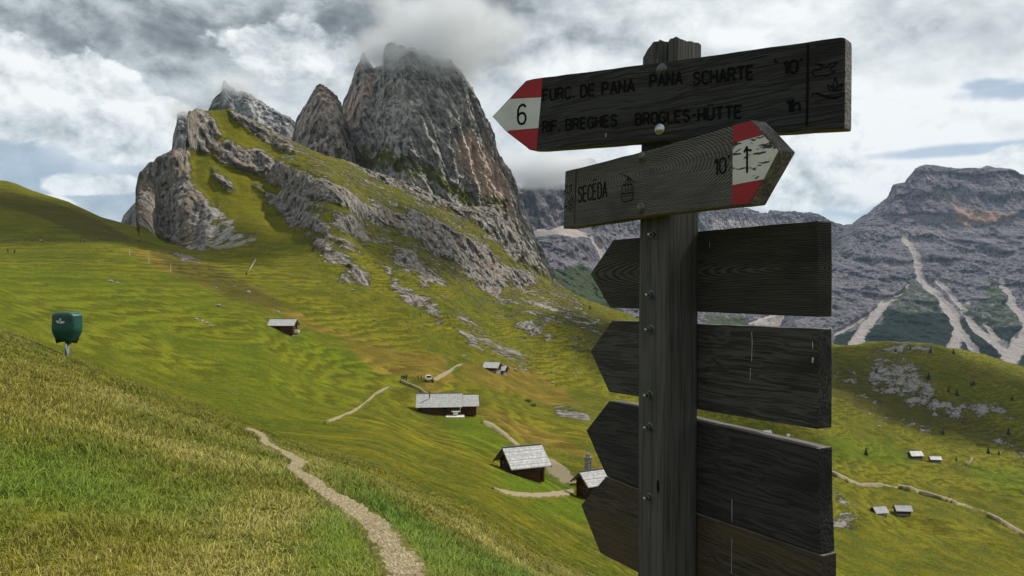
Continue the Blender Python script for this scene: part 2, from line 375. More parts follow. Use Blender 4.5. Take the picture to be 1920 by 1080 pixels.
# ------------------------------------------------------------------ the hillside: one sheet of ground from the photographer's feet to the ridge
# station px : 13 (py, distance) knots r1..r13
ST = {
 -2600: [(1090, 4), (700, 9), (470, 24), (500, 60), (450, 100), (400, 170), (330, 300), (280, 380), (220, 470), (300, 600), (420, 700), (520, 780), (600, 900)],
 -500: [(1090, 4), (760, 8.5), (520, 23), (560, 50), (500, 95), (440, 170), (360, 350), (310, 440), (255, 550), (340, 640), (450, 700), (560, 780), (660, 900)],
 -150: [(1090, 4), (785, 8.3), (582, 21), (650, 46), (560, 95), (500, 170), (430, 355), (370, 450), (308, 560), (390, 640), (500, 700), (580, 780), (680, 900)],
 0: [(1090, 4.), (800, 8), (612, 20), (700, 45), (610, 90), (545, 170), (455, 360), (398, 450), (338, 560), (420, 640), (520, 700), (600, 780), (700, 900)],
 130: [(1090, 4.), (825, 8), (664, 20), (735, 42), (660, 85), (580, 170), (453, 365), (418, 450), (379, 540), (470, 640), (560, 700), (620, 780), (720, 900)],
 252: [(1090, 4.1), (850, 8), (712, 20), (760, 42), (705, 85), (600, 180), (470, 360), (445, 440), (424, 520), (500, 620), (580, 700), (640, 780), (740, 900)],
 259: [(1090, 4.1), (851, 8), (714, 20), (762, 42), (707, 85), (602, 180), (472, 360), (448, 440), (428, 520), (412, 560), (392, 566), (375, 572), (350, 580)],
 350: [(1090, 4.2), (870, 8.5), (747, 20), (785, 42), (745, 85), (630, 180), (500, 340), (474, 430), (462, 500), (430, 530), (380, 545), (330, 560), (286, 580)],
 358: [(1090, 4.2), (872, 8.5), (749, 20), (787, 42), (747, 85), (632, 180), (502, 340), (475, 430), (461, 500), (420, 530), (350, 555), (290, 580), (212, 620)],
 480: [(1090, 4.2), (885, 9), (800, 21), (806, 50), (765, 90), (645, 190), (565, 280), (510, 370), (455, 460), (400, 510), (340, 560), (285, 610), (229, 670)],
 600: [(1090, 4.3), (905, 9), (845, 20), (812, 60), (775, 110), (705, 190), (605, 285), (540, 360), (470, 440), (420, 500), (370, 560), (330, 620), (287, 700)],
 700: [(1090, 4.4), (925, 10), (865, 22), (820, 60), (788, 110), (735, 180), (655, 265), (588, 360), (520, 440), (470, 520), (420, 590), (372, 680), (325, 790)],
 800: [(1090, 5.), (970, 10), (905, 25), (855, 65), (815, 120), (778, 172), (716, 215), (650, 300), (565, 420), (510, 520), (460, 610), (412, 720), (360, 840)],
 900: [(1090, 6), (1010, 11), (935, 28), (893, 60), (855, 100), (805, 160), (722, 240), (685, 310), (620, 440), (560, 550), (500, 670), (440, 780), (385, 900)],
 960: [(1090, 7.5), (1030, 14), (960, 32), (915, 63), (880, 97), (830, 150), (755, 230), (704, 320), (640, 450), (580, 580), (530, 700), (475, 820), (412, 950)],
 1000: [(1090, 9), (1040, 16), (975, 35), (930, 65), (895, 95), (845, 150), (772, 230), (715, 340), (655, 465), (605, 600), (565, 740), (520, 860), (470, 1000)],
 1040: [(1090, 11), (1048, 19), (990, 37), (948, 65), (915, 92), (855, 147), (779, 230), (721, 345), (662, 470), (620, 605), (590, 750), (562, 870), (531, 1020)],
 1110: [(1090, 16), (1060, 24), (1020, 40), (982, 60), (950, 82), (872, 140), (790, 230), (730, 350), (680, 480), (645, 620), (618, 760), (592, 900), (568, 1050)],
 1180: [(1090, 28), (1062, 38), (1026, 55), (990, 76), (952, 102), (880, 160), (803, 245), (746, 355), (700, 475), (665, 610), (642, 740), (615, 880), (592, 1030)],
 1250: [(1090, 45), (1060, 60), (1030, 78), (1000, 98), (960, 128), (890, 185), (820, 265), (770, 360), (727, 470), (692, 600), (668, 720), (642, 850), (618, 980)],
 1400: [(1090, 90), (1060, 110), (1030, 135), (1000, 165), (960, 210), (910, 270), (850, 350), (800, 430), (750, 540), (710, 640), (680, 740), (650, 840), (630, 950)],
 1560: [(1090, 150), (1050, 180), (1010, 215), (970, 260), (930, 310), (890, 370), (848, 430), (800, 510), (762, 580), (730, 640), (700, 710), (675, 790), (648, 900)],
 1640: [(1090, 170), (1050, 203), (1010, 240), (972, 285), (936, 335), (896, 400), (856, 465), (815, 535), (776, 600), (740, 660), (705, 725), (676, 795), (644, 900)],
 1740: [(1090, 190), (1050, 225), (1010, 265), (975, 310), (940, 360), (903, 430), (866, 500), (832, 560), (795, 620), (752, 680), (715, 740), (682, 805), (645, 910)],
 1830: [(1090, 210), (1055, 243), (1020, 280), (987, 322), (950, 375), (911, 440), (877, 505), (846, 565), (812, 620), (770, 680), (730, 745), (698, 815), (664, 920)],
 1920: [(1090, 230), (1060, 260), (1030, 295), (1000, 335), (960, 390), (922, 450), (890, 510), (862, 565), (832, 620), (792, 680), (748, 750), (717, 830), (689, 930)],
 2300: [(1150, 240), (1110, 275), (1080, 310), (1050, 350), (1010, 405), (970, 465), (940, 525), (910, 585), (880, 640), (845, 700), (810, 780), (785, 860), (770, 960)],
 4500: [(1400, 240), (1350, 275), (1300, 310), (1260, 350), (1220, 405), (1180, 465), (1140, 525), (1110, 585), (1080, 640), (1040, 700), (1000, 780), (960, 860), (930, 960)],
}
SX = sorted(ST)
inner = np.arange(-60, 1985, 2.2)
COLS = np.concatenate([np.linspace(-2600, -75, 70), inner, np.linspace(1990, 4500, 60)])
def build_rails():
    T = np.array([[(p, math.log(y)) for p, y in ST[s]] for s in SX])        # stations, 13, 2
    rails = []
    for k in range(13):
        py = pchip1(COLS, SX, T[:, k, 0]); ly = pchip1(COLS, SX, T[:, k, 1]); rails.append((py, ly))
    kk = np.exp(-np.linspace(-2.4, 2.4, 49)**2)
    for lo_, hi_ in ((-60, 256), (260, 1984)):
        m = (COLS >= lo_) & (COLS <= hi_)
        for k in range(13):
            for v in rails[k]:
                if m.sum() > 60 or k < 9:
                    w_ = v[m]; pad = np.concatenate([2*w_[0]-w_[24:0:-1], w_, 2*w_[-1]-w_[-2:-26:-1]]) if len(w_) > 26 else None
                    if pad is not None: v[m] = np.convolve(pad, kk/kk.sum(), 'valid')
    def over(k, pts, a, b):
        x, y = zip(*pts); m = (COLS >= a) & (COLS <= b); rails[k][0][m] = np.interp(COLS[m], x, y)
    over(8, [(-60, 320), (0, 338), (12, 339), (30, 344), (60, 357), (128, 378), (134, 381), (190, 407), (252, 424)], -60, 252)
    over(12, [(258, 363), (263, 335), (269, 319), (280, 306), (292, 309), (298, 298), (316, 291), (325, 284), (337, 281), (350, 282), (352, 244), (353, 222), (358, 212), (372, 209), (384, 211),
              (400, 207), (426, 207), (437, 210), (450, 217), (480, 230), (505, 243), (520, 250), (553, 268), (580, 283), (612, 296), (650, 305), (700, 325), (760, 345), (800, 362), (860, 392), (900, 388), (925, 386), (960, 412), (987, 455), (1014, 492), (1034, 530)], 258, 1034)
    P = [np.full_like(COLS, 540+F*1.66/.8)]+[r[0] for r in rails]
    L = [np.full_like(COLS, math.log(.8))]+[r[1] for r in rails]
    Yt = np.exp(L[-1]); Zt = (540-P[-1])/F*Yt
    for ky, dz_ in ((1.10, 45), (1.35, 260)):
        Y2 = Yt*ky; L.append(np.log(Y2)); P.append(540-(Zt-dz_)/Y2*F)
    return np.array(P), np.array(L)
KP, KL = build_rails()
NSEG = [10, 30, 40, 26, 16, 28, 34, 34, 30, 44, 44, 44, 44, 8, 8]
PY = pchip_rows(KP, NSEG); LY = pchip_rows(KL, NSEG)
NR, NC = PY.shape; PX = np.repeat(COLS[None], NR, 0)
r9row = sum(NSEG[:9])
row = np.arange(NR)[:, None]*np.ones((1, NC)); rk = np.interp(np.arange(NR), np.cumsum([0]+NSEG), np.arange(len(NSEG)+1))[:, None]*np.ones((1, NC))
def pm(poly, soft=6, lo=0, hi=99):
    return polymask(PX, PY, poly, soft)*((rk >= lo) & (rk <= hi))
ROCKP = [
 ([(270, 318), (250, 330), (250, 414), (299, 445), (337, 462), (371, 470), (396, 468), (392, 440), (404, 410), (398, 385), (380, 362), (362, 345), (359, 315), (356, 288), (337, 270), (300, 280)], 4),
 ([(354, 205), (378, 200), (405, 225), (416, 257), (402, 267), (432, 267), (427, 281), (388, 288), (356, 278), (345, 243)], 4),
 ([(392, 281), (426, 264), (460, 279), (491, 281), (508, 294), (543, 315), (577, 332), (621, 349), (652, 363), (677, 390), (713, 395), (753, 411), (773, 401), (813, 415), (847, 435), (880, 455), (913, 468), (940, 513), (947, 547), (930, 573), (897, 549), (873, 535), (847, 502), (813, 492), (780, 465), (747, 445), (713, 429), (680, 425), (628, 396), (604, 385), (563, 379), (522, 351), (501, 338), (460, 319), (419, 307)], 5),
 ([(480, 350), (540, 375), (580, 403), (613, 427), (627, 453), (667, 473), (677, 492), (653, 489), (613, 459), (573, 439), (547, 429), (515, 393)], 7),
 ([(623, 408), (667, 418), (699, 457), (682, 469), (653, 445), (623, 427)], 7),
 ([(737, 471), (780, 485), (790, 508), (830, 535), (840, 552), (793, 549), (780, 529), (740, 512)], 7),
 ([(720, 510), (753, 551), (793, 571), (817, 585), (832, 620), (807, 602), (763, 575), (733, 549)], 7),
 ([(957, 604), (990, 606), (1027, 643), (1000, 639), (967, 629)], 6),
 ([(840, 624), (880, 641), (904, 672), (873, 659)], 6),
 ([(433, 208), (470, 222), (505, 243), (545, 266), (556, 290), (520, 282), (490, 264), (450, 237)], 6),
 ([(640, 300), (700, 316), (760, 340), (860, 385), (930, 380), (960, 405), (990, 452), (1020, 495), (1040, 530), (1010, 520), (960, 500), (930, 460), (880, 425), (800, 385), (700, 345)], 9),
 ([(850, 470), (930, 500), (1000, 520), (1010, 545), (960, 550), (880, 510)], 9),
 ([(1035, 763), (1094, 768), (1106, 793), (1065, 784), (1038, 777)], 3),
 ([(310, 470), (360, 478), (386, 494), (347, 489)], 3),
 ([(535, 345), (575, 372), (600, 400), (560, 400), (520, 370)], 6),
 ([(400, 318), (436, 340), (443, 362), (425, 358), (402, 335)], 5),
 ([(640, 520), (660, 530), (650, 545), (635, 540)], 5), ([(560, 425), (640, 480), (700, 530), (690, 545), (610, 500)], 8),
]
TALUS = [([(388, 375), (425, 398), (449, 430), (459, 444), (480, 438), (481, 461), (440, 469), (385, 469)], 5),
         ([(1619, 714), (1636, 668), (1696, 676), (1738, 703), (1764, 750), (1798, 758), (1883, 758), (1911, 792), (1841, 792), (1798, 788), (1751, 780), (1683, 758), (1628, 737)], 9),
         ([(1560, 700), (1600, 705), (1640, 760), (1690, 790), (1750, 812), (1740, 822), (1660, 790), (1600, 740)], 9),
         ([(1850, 826), (1880, 834), (1930, 860), (1930, 876), (1870, 846)], 5), ([(1640, 655), (1700, 640), (1760, 655), (1740, 668), (1660, 668)], 6),
         ([(1000, 560), (1060, 590), (1130, 610), (1130, 640), (1050, 615), (990, 585)], 10), ([(860, 600), (930, 650), (1000, 690), (980, 700), (900, 665), (850, 620)], 9),
         ([(1560, 930), (1600, 950), (1610, 985), (1565, 990)], 9)]
rock = np.zeros_like(PY); tal = np.zeros_like(PY)
for p_, s_ in ROCKP: rock = np.maximum(rock, pm(p_, s_*1.5, 5.5, 13.2))
for i, (p_, s_) in enumerate(TALUS): tal = np.maximum(tal, pm(p_, s_*1.6, 5.5 if i < 7 else 2, 13.2)*(.72 if i == 0 else .66))
upper = (.45*sstep(rk, 7.8, 8.6)+.55*sstep(rk, 9.2, 10.2))*sstep(13.6-rk, 0, .8)*sstep(COLS+(rk-9)*25, 520, 640)*sstep(1200-COLS, 0, 150)[None]
rockall = np.maximum(rock, np.maximum(tal, upper*.44))
# steep where it is rock, gentle where it is grass
wgt = 1/(1+2.6*np.clip(rock, 0, 1))
a0 = sum(NSEG[:8]); a1 = sum(NSEG[:13])
dl = np.diff(LY[a0:a1+1], axis=0)*wgt[a0:a1]
ker = np.ones(41)/41; dl = np.apply_along_axis(lambda v: np.convolve(np.pad(v, 20, mode='edge'), ker, 'valid'), 1, dl)
tot = LY[a1]-LY[a0]; cs = np.cumsum(dl, 0); cs = cs/np.maximum(cs[-1:], 1e-6)*tot
use = ((COLS > 262)*1.)[None]; LY[a0+1:a1+1] = (LY[a0]+cs)*use+LY[a0+1:a1+1]*(1-use)
YY = np.exp(LY); XX = (PX-960)/F*YY; ZZ = (540-PY)/F*YY
# relief of the meadow (vertical only)
near = sstep(YY, 3, 14); farm = sstep(YY, 45, 140)
ZZ += .05*near*(1-farm)*fbm(XX/1.4, YY/1.4, XX*0, 3)+.16*near*(1-farm)*fbm(XX/6, YY/6, XX*0+3, 2)
edge9 = 1-np.exp(-((rk-9)/.8)**2)*(COLS < 256)[None]
rightamp = sstep(COLS, 1200, 1500)[None]
gr = farm*(1-.5*rock)*edge9
ZZ += gr*(.9*fbm(XX/26, YY/26, XX*0+7, 5)+ (1.8+3.6*rightamp)*fbm(XX/60, YY/75, XX*0+11, 4))*sstep(13.9-rk, 0, 1)
ZZ += gr*sstep(YY, 250, 420)*2.2*fbm(XX/20, YY/24, ZZ/30, 4, True)*sstep(COLS, 500, 680)[None]
ba = .614*XX+.771*YY-.168*ZZ; bb = -.771*XX+.614*YY; bc = .103*XX+.130*YY+.986*ZZ
bedamp = sstep(rk, 7.2, 8.4)*(1-sstep(rk, 12.2, 13.))*(sstep(COLS, 500, 660)*(1-sstep(COLS, 1180, 1300)))[None]
ZZ += bedamp*(5.5*fbm(ba/110, bb/24, bc/40, 4, True)+1.5*sstep(rk, 8.7, 9.3)*fbm(ba/26, bb/8, bc/9, 4, True))
ZZ += gr*rightamp*sstep(YY, 180, 300)*(1-sstep(rk, 12, 13))*2.6*fbm(XX/24, YY/34, XX*0+21, 4, True)
PYF = 540-F*ZZ/YY
# rock relief
rr = np.clip(np.maximum(rock, upper*.35), 0, 1)*sstep(rk, 5.5, 6.2); amp = rr*np.clip(YY/560, .35, 1.6)
n_big = fbm(XX/30+ZZ/90, YY/30, ZZ/46, 6, True, .55); n_fl = fbm(XX/8+ZZ/40, YY/8, ZZ/16, 5, True, .6)
D = amp*(10*n_big+4.6*n_fl)
GX = XX+D*.25; GY = YY-D*.9; GZ = ZZ+amp*1.6*fbm(XX/7, YY/7, ZZ/7, 4)+tal*sstep(YY, 150, 300)*.8*fbm(XX/4, YY/4, ZZ/4, 4, True)
dry = np.zeros_like(PY); heath = np.zeros_like(PY); lush = np.zeros_like(PY); pale = np.zeros_like(PY)
for p_ in ([(233, 468), (333, 473), (400, 500), (467, 530), (533, 567), (601, 606), (683, 635), (778, 663), (841, 682), (834, 706), (778, 681), (683, 649), (589, 618), (500, 579), (417, 552), (333, 519), (283, 499), (233, 472)],
           [(789, 715), (824, 724), (854, 742), (884, 757), (937, 771), (996, 798), (1041, 816), (1085, 839), (1115, 863), (1127, 879), (1070, 849), (1026, 843), (996, 835), (967, 820), (937, 796), (907, 784), (884, 772), (810, 748)],
           [(866, 688), (907, 691), (996, 703), (1056, 739), (1091, 765), (1026, 761), (967, 740), (907, 722), (863, 707)],
           [(640, 640), (760, 660), (840, 690), (860, 715), (800, 712), (700, 690)]):
    dry = np.maximum(dry, pm(p_, 8, 4.5, 10))
dry = np.maximum(dry, .55*pm([(240, 780), (420, 790), (520, 850), (470, 930), (350, 900), (200, 850)], 60, 1, 3.3))
dry = np.maximum(dry, .6*pm([(-60, 620), (150, 680), (330, 740), (430, 790), (380, 850), (200, 800), (0, 760), (-60, 760)], 30, 1.5, 3.3))
dry = np.maximum(dry, .12*pm([(560, 830), (760, 850), (900, 900), (1100, 1000), (1100, 1090), (820, 1090), (700, 940)], 70, 1, 5)); dry = np.maximum(dry, .2*pm([(950, 960), (1100, 1000), (1100, 1090), (960, 1090), (820, 960)], 30, 1, 5))
dry = np.maximum(dry, .5*pm([(1560, 680), (1760, 740), (1920, 800), (1920, 690), (1740, 650), (1560, 650)], 30, 11.5, 13.2))
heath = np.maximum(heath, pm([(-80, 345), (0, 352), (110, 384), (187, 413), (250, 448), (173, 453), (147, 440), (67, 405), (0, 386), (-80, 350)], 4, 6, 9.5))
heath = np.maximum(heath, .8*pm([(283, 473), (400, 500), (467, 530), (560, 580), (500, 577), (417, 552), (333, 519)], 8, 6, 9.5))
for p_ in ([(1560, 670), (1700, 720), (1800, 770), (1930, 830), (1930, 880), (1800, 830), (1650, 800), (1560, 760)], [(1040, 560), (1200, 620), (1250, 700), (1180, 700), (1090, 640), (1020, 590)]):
    heath = np.maximum(heath, .78*pm(p_, 20, 7, 13))  # cloud shade on right slope and rib, painted as darker grass
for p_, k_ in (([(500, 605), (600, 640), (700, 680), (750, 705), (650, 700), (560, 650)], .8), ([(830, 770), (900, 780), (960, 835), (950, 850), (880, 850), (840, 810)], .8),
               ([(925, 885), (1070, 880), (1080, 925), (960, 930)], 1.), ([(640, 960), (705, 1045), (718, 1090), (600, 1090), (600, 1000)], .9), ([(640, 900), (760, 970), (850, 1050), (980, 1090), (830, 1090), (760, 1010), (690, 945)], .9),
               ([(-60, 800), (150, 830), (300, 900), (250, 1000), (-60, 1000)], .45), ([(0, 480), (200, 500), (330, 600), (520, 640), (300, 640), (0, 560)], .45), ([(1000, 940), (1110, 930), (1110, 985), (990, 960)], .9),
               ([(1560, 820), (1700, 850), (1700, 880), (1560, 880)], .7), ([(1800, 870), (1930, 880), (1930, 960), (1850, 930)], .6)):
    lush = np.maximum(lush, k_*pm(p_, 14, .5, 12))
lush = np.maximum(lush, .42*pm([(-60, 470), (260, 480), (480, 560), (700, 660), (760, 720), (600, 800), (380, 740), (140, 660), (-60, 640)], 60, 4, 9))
pale = np.clip(tal, 0, 1)
one = np.ones_like(PY)
V = np.stack([GX, GY, GZ], -1).reshape(-1, 3)
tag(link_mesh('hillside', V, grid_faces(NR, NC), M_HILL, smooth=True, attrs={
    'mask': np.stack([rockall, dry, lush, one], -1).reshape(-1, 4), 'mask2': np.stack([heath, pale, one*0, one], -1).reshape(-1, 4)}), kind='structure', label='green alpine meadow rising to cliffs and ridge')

# lookups on the ground
def hit(px, py):
    """first point of the ground seen at photo position px, py"""
    c = int(np.clip(np.searchsorted(COLS, px), 1, NC-1)); f = (px-COLS[c-1])/(COLS[c]-COLS[c-1])
    q = PYF[:, c-1]*(1-f)+PYF[:, c]*f; y = YY[:, c-1]*(1-f)+YY[:, c]*f
    js = np.nonzero(q[8:] <= py)[0]
    j = (js[0] if len(js) else NR-12)+8
    s = np.clip((q[j-1]-py)/(q[j-1]-q[j]+1e-9), 0, 1); Y = y[j-1]*(1-s)+y[j]*s
    return Vector(((px-960)/F*Y, Y, (540-py)/F*Y))
LG = np.linspace(math.log(.8), math.log(900), 700)
HZ = np.stack([np.interp(LG, LY[:, c], ZZ[:, c]) for c in range(NC)], 1)      # (700, NC)
def ground(x, y):
    x = np.asarray(x, float); y = np.maximum(np.asarray(y, float), .81); px = 960+F*x/y
    c = np.clip(np.interp(px, COLS, np.arange(NC)), 0, NC-1.001); r = np.clip((np.log(y)-LG[0])/(LG[1]-LG[0]), 0, 698.99)
    ci, ri = c.astype(int), r.astype(int); cf, rf = c-ci, r-ri
    return (HZ[ri, ci]*(1-cf)+HZ[ri, ci+1]*cf)*(1-rf)+(HZ[ri+1, ci]*(1-cf)+HZ[ri+1, ci+1]*cf)*rf
def gz(x, y): return float(ground(x, y))

# ------------------------------------------------------------------ mountains
def relief(name, label, cols, rails, nseg, mat, fl, amp, polys=(), lines=(), zsq=.35, attrs2=(), dirx=.3, back=(1.12, 400), shear=0., jag=.16, terr=None, fine=.40):
    """a mountain face lofted between rails [(px, py, distance)...] from foot to skyline, carried on over the top to a far side"""
    K = []; L = []
    for rl in rails:
        a = np.array(rl, float); K.append(np.interp(cols, a[:, 0], a[:, 1])); L.append(np.log(np.interp(cols, a[:, 0], a[:, 2])))
    Yt = np.exp(L[-1]); Zt = (540-K[-1])/F*Yt; Y2 = Yt*back[0]
    K.append(540-(Zt-back[1])/Y2*F); L.append(np.log(Y2))
    nseg = list(nseg)+[10]
    PYm = pchip_rows(np.array(K), nseg); LYm = pchip_rows(np.array(L), nseg); nr, nc = PYm.shape
    PXm = np.repeat(cols[None], nr, 0); top = sum(nseg[:-1]); rkm = np.arange(nr)[:, None]*np.ones((1, nc))
    PYm[top+1:] = np.minimum(PYm[top+1:], 5000)
    Y = np.exp(LYm); X = (PXm-960)/F*Y; Z = (540-PYm)/F*Y
    vis = rkm <= top+1
    m = {k: np.zeros_like(Y) for k in 'pvsfw'}
    for key, poly, soft, val in polys: m[key] = np.maximum(m[key], val*polymask(PXm, PYm, poly, soft)*vis)
    for key, ln, w in lines: m[key] = np.maximum(m[key], linemask(PXm, PYm, ln, w)*vis)
    calm = 1-.8*np.clip(m['s'], 0, 1)
    X0 = X; X = X+Z*shear
    n1_ = fbm(X/fl, Y/fl, Z/fl*zsq, 7, True, .55); n2_ = fbm(X/(fl*.28)+5, Y/(fl*.28), Z/(fl*.28)*zsq, 5, True, .6)
    D_ = amp*(n1_+fine*n2_)*calm
    if terr:
        ph = Z/terr[0]+2.2*fbm(X/1100, Y/1100, Z*0+2, 4)+.5*fbm(X/260, Y/260, Z/260, 3)+X*.0003; fr_ = ph-np.floor(ph); D_ = D_-terr[1]*calm*(sstep(fr_, .0, .78)-sstep(fr_, .80, 1.)*1.)*sstep(PYm, 640, 520)*1.
    n3_ = fbm(X/(fl*.09)+5, Y/(fl*.09), Z/(fl*.09)*(zsq+.3), 4, True, .6); D_ = D_+amp*.12*n3_*calm
    X = X0; X2 = X+D_*dirx; Y2 = Y-D_*.85; Z2 = Z+(amp*.14*fbm(X/fl*3, Y/fl*3, Z/fl*3, 5)+amp*jag*fbm(X/fl*5, Y/fl*5, Z*0+1, 4, True)*sstep(rkm, top-14, top))*calm
    o = link_mesh(name, np.stack([X2, Y2, Z2], -1).reshape(-1, 3), grid_faces(nr, nc), mat, smooth=True, attrs={
        'mask': np.stack([m['p'], m['v'], m['s'], m['p']*0+1], -1).reshape(-1, 4), 'mask2': np.stack([m['f'], m['w'], m['p']*0, m['p']*0+1], -1).reshape(-1, 4)})
    return tag(o, label, kind='structure')

def drop(sky, y, dy, yy): return [(p, q+dy, yy) for p, q in sky]
# main tower, its left needle included
S4 = [(618, 300), (627, 262), (631, 240), (638, 204), (645, 190), (651, 177), (660, 152), (666, 135), (671, 128), (674, 113), (678, 110), (682, 118), (687, 128), (692, 138), (698, 143), (705, 141), (711, 139), (713, 106), (718, 100), (733, 99),
      (760, 104), (786, 112), (810, 122), (835, 134), (850, 144), (862, 155), (870, 168), (877, 185), (888, 206), (896, 223), (906, 240), (915, 261), (921, 282), (926, 299), (936, 314), (945, 329), (953, 343), (960, 356), (961, 380), (964, 394), (978, 420), (991, 443), (1003, 468), (1014, 489), (1024, 508), (1034, 530), (1050, 548)]
def ydep(px, base): return base+.00085*base*0+np.interp(px, [618, 690, 712, 760, 850, 900, 960, 1050], [90, 50, 25, 0, 40, 110, 190, 260])
relief('mountain', 'tall grey dolomite tower with its summit in cloud', np.arange(612, 1052, 1.7),
       [[(p, 620, ydep(p, 880)) for p, q in S4], [(p, max(q+60, np.interp(p, [618, 760, 900, 1050], [340, 400, 470, 600])), ydep(p, 960)) for p, q in S4],
        [(p, q*.55+.45*max(q+60, np.interp(p, [618, 760, 900, 1050], [340, 400, 470, 600])), ydep(p, 1000)) for p, q in S4], [(p, q, ydep(p, 1080)) for p, q in S4]],
       [14, 120, 130], M_PEAK, 56, 36,
       polys=[('p', [(840, 270), (880, 250), (905, 280), (940, 340), (955, 400), (950, 460), (920, 430), (880, 350), (850, 320)], 18, 1.), ('p', [(640, 190), (700, 130), (705, 180), (660, 260), (630, 260)], 14, .75),
              ('v', [(690, 270), (760, 290), (840, 330), (880, 360), (900, 400), (860, 400), (780, 350), (700, 330)], 20, .72), ('v', [(880, 360), (950, 370), (960, 410), (1000, 470), (1030, 540), (960, 520), (900, 450)], 16, .62), ('v', [(620, 240), (700, 290), (760, 340), (620, 320)], 16, .7)], shear=.45)
S3 = [(543, 280), (547, 264), (553, 233), (557, 224), (563, 216), (570, 205), (577, 195), (582, 186), (587, 178), (591, 171), (597, 168), (604, 171), (611, 173), (618, 180), (625, 187), (631, 196), (637, 204), (648, 240), (660, 290), (668, 330)]
relief('mountain', 'rosy pointed rock tooth left of the tall tower', np.arange(541, 670, 1.7), [[(p, 480, 960) for p, q in S3], [(p, (q+420)/2, 985-12*math.sin((p-541)/40)) for p, q in S3], [(p, q, 1040+.2*abs(p-600)) for p, q in S3]],
       [90, 90], M_PEAK3, 30, 24, polys=[('p', [(575, 150), (640, 150), (640, 250), (590, 230)], 25, .62), ('v', [(610, 250), (660, 270), (660, 310), (620, 300)], 10, .5)])
S2 = [(385, 225), (394, 209), (397, 199), (399, 195), (407, 187), (414, 181), (417, 168), (418, 159), (421, 155), (424, 157), (428, 166), (436, 171), (444, 178), (449, 179), (453, 177), (460, 179), (466, 183), (471, 185), (480, 190), (491, 195), (500, 202), (512, 210), (525, 217), (543, 226), (553, 236), (575, 262), (590, 290)]
relief('mountain', 'jagged pale crest behind the grassy ridge top', np.arange(384, 592, 1.7), [[(p, 400, 1150) for p, q in S2], [(p, q*.5+165, 1180) for p, q in S2], [(p, q, 1240) for p, q in S2]],
       [60, 90], M_PEAKF, 40, 20, polys=[('s', [(470, 200), (560, 240), (560, 290), (500, 250)], 12, .45)])
S1 = [(317, 330), (323, 284), (325, 260), (329, 245), (332, 233), (333, 222), (334, 216), (340, 214), (351, 214), (358, 220), (362, 260), (366, 330)]
relief('mountain', 'thin grey pinnacle behind the stepped cliff', np.arange(316, 367, 1.5), [[(p, 420, 760) for p, q in S1], [(p, q*.5+150, 775) for p, q in S1], [(p, q, 800) for p, q in S1]], [50, 70], M_PEAKF, 26, 9)
S0 = [(222, 440), (230, 414), (233, 406), (238, 401), (246, 391), (252, 384), (258, 380), (270, 372), (300, 380), (320, 440)]
relief('mountain', 'small grey rock shoulder where meadow skyline meets the cliff', np.arange(221, 321, 1.6), [[(p, 520, 760) for p, q in S0], [(p, q*.5+230, 780) for p, q in S0], [(p, q, 800) for p, q in S0]], [40, 60], M_PEAKF, 26, 7)

# far wall behind the sign and the flat-topped massif to its right
SF1 = [(900, 380), (930, 362), (955, 360), (965, 353), (972, 357), (980, 347), (990, 343), (1000, 333), (1012, 336), (1020, 330), (1032, 334), (1040, 322), (1050, 318), (1062, 306), (1100, 300), (1150, 330), (1200, 380), (1260, 392), (1315, 399), (1330, 394), (1345, 393), (1356, 389),
       (1362, 392), (1372, 390), (1385, 391), (1398, 393), (1408, 397), (1420, 401), (1434, 402), (1437, 396), (1450, 397), (1466, 399), (1480, 398), (1500, 401), (1512, 400), (1530, 405), (1545, 412), (1560, 420), (1575, 424), (1600, 421), (1640, 420), (1700, 430)]
yF = lambda p: float(np.interp(p, [900, 1100, 1300, 1560, 1700], [2900, 3300, 4600, 5600, 5800]))
yk = lambda p, k: k+(1-k)*.8*float(np.interp(p, [1350, 1500], [0, 1]))
relief('mountain', 'bluish far rock wall with scree ledges behind the sign', np.arange(900, 1700, 1.9),
       [[(p, 700, yF(p)*yk(p, .45)) for p, q in SF1], [(p, np.interp(p, [900, 1040, 1130, 1250, 1400, 1560], [540, 560, 600, 630, 625, 600]), yF(p)*yk(p, .62)) for p, q in SF1], [(p, np.interp(p, [900, 1040, 1130, 1300, 1560], [500, 500, 535, 560, 560]), yF(p)*yk(p, .80)) for p, q in SF1],
        [(p, np.interp(p, [900, 975, 1070, 1130, 1300, 1560], [450, 447, 432, 450, 480, 500]), yF(p)*.90) for p, q in SF1], [(p, np.interp(p, [900, 975, 1070, 1130, 1300, 1560], [436, 434, 420, 436, 450, 470]), yF(p)*.97) for p, q in SF1], [(p, q, yF(p)*1.03) for p, q in SF1]],
       [14, 50, 40, 16, 90], M_FAR, 110, 50,
       polys=[('s', [(975, 446), (1010, 428), (1028, 432), (1060, 420), (1105, 445), (1070, 446), (1040, 440), (1000, 446)], 4, .95), ('v', [(1020, 510), (1080, 490), (1150, 540), (1160, 600), (1040, 590)], 12, .9),
              ('s', [(1325, 400), (1400, 405), (1470, 420), (1400, 440), (1320, 440)], 12, .5), ('s', [(1550, 455), (1592, 445), (1585, 520), (1555, 540)], 8, .9), ('s', [(1400, 590), (1560, 570), (1560, 625), (1400, 620)], 14, .6), ('v', [(1310, 585), (1400, 590), (1400, 640), (1310, 640)], 10, .8),
              ('s', [(1000, 545), (1060, 590), (1130, 610), (1130, 640), (1040, 615)], 8, .5)],
       lines=[('s', [(1105, 445, 4), (1130, 480, 8), (1150, 540, 12)], 5), ('s', [(1000, 500, 3), (1055, 540, 3), (1060, 560, 3)], 3), ('s', [(1460, 585, 4), (1400, 605, 3)], 3), ('s', [(1530, 570, 5), (1480, 610, 5)], 4)], zsq=.30)
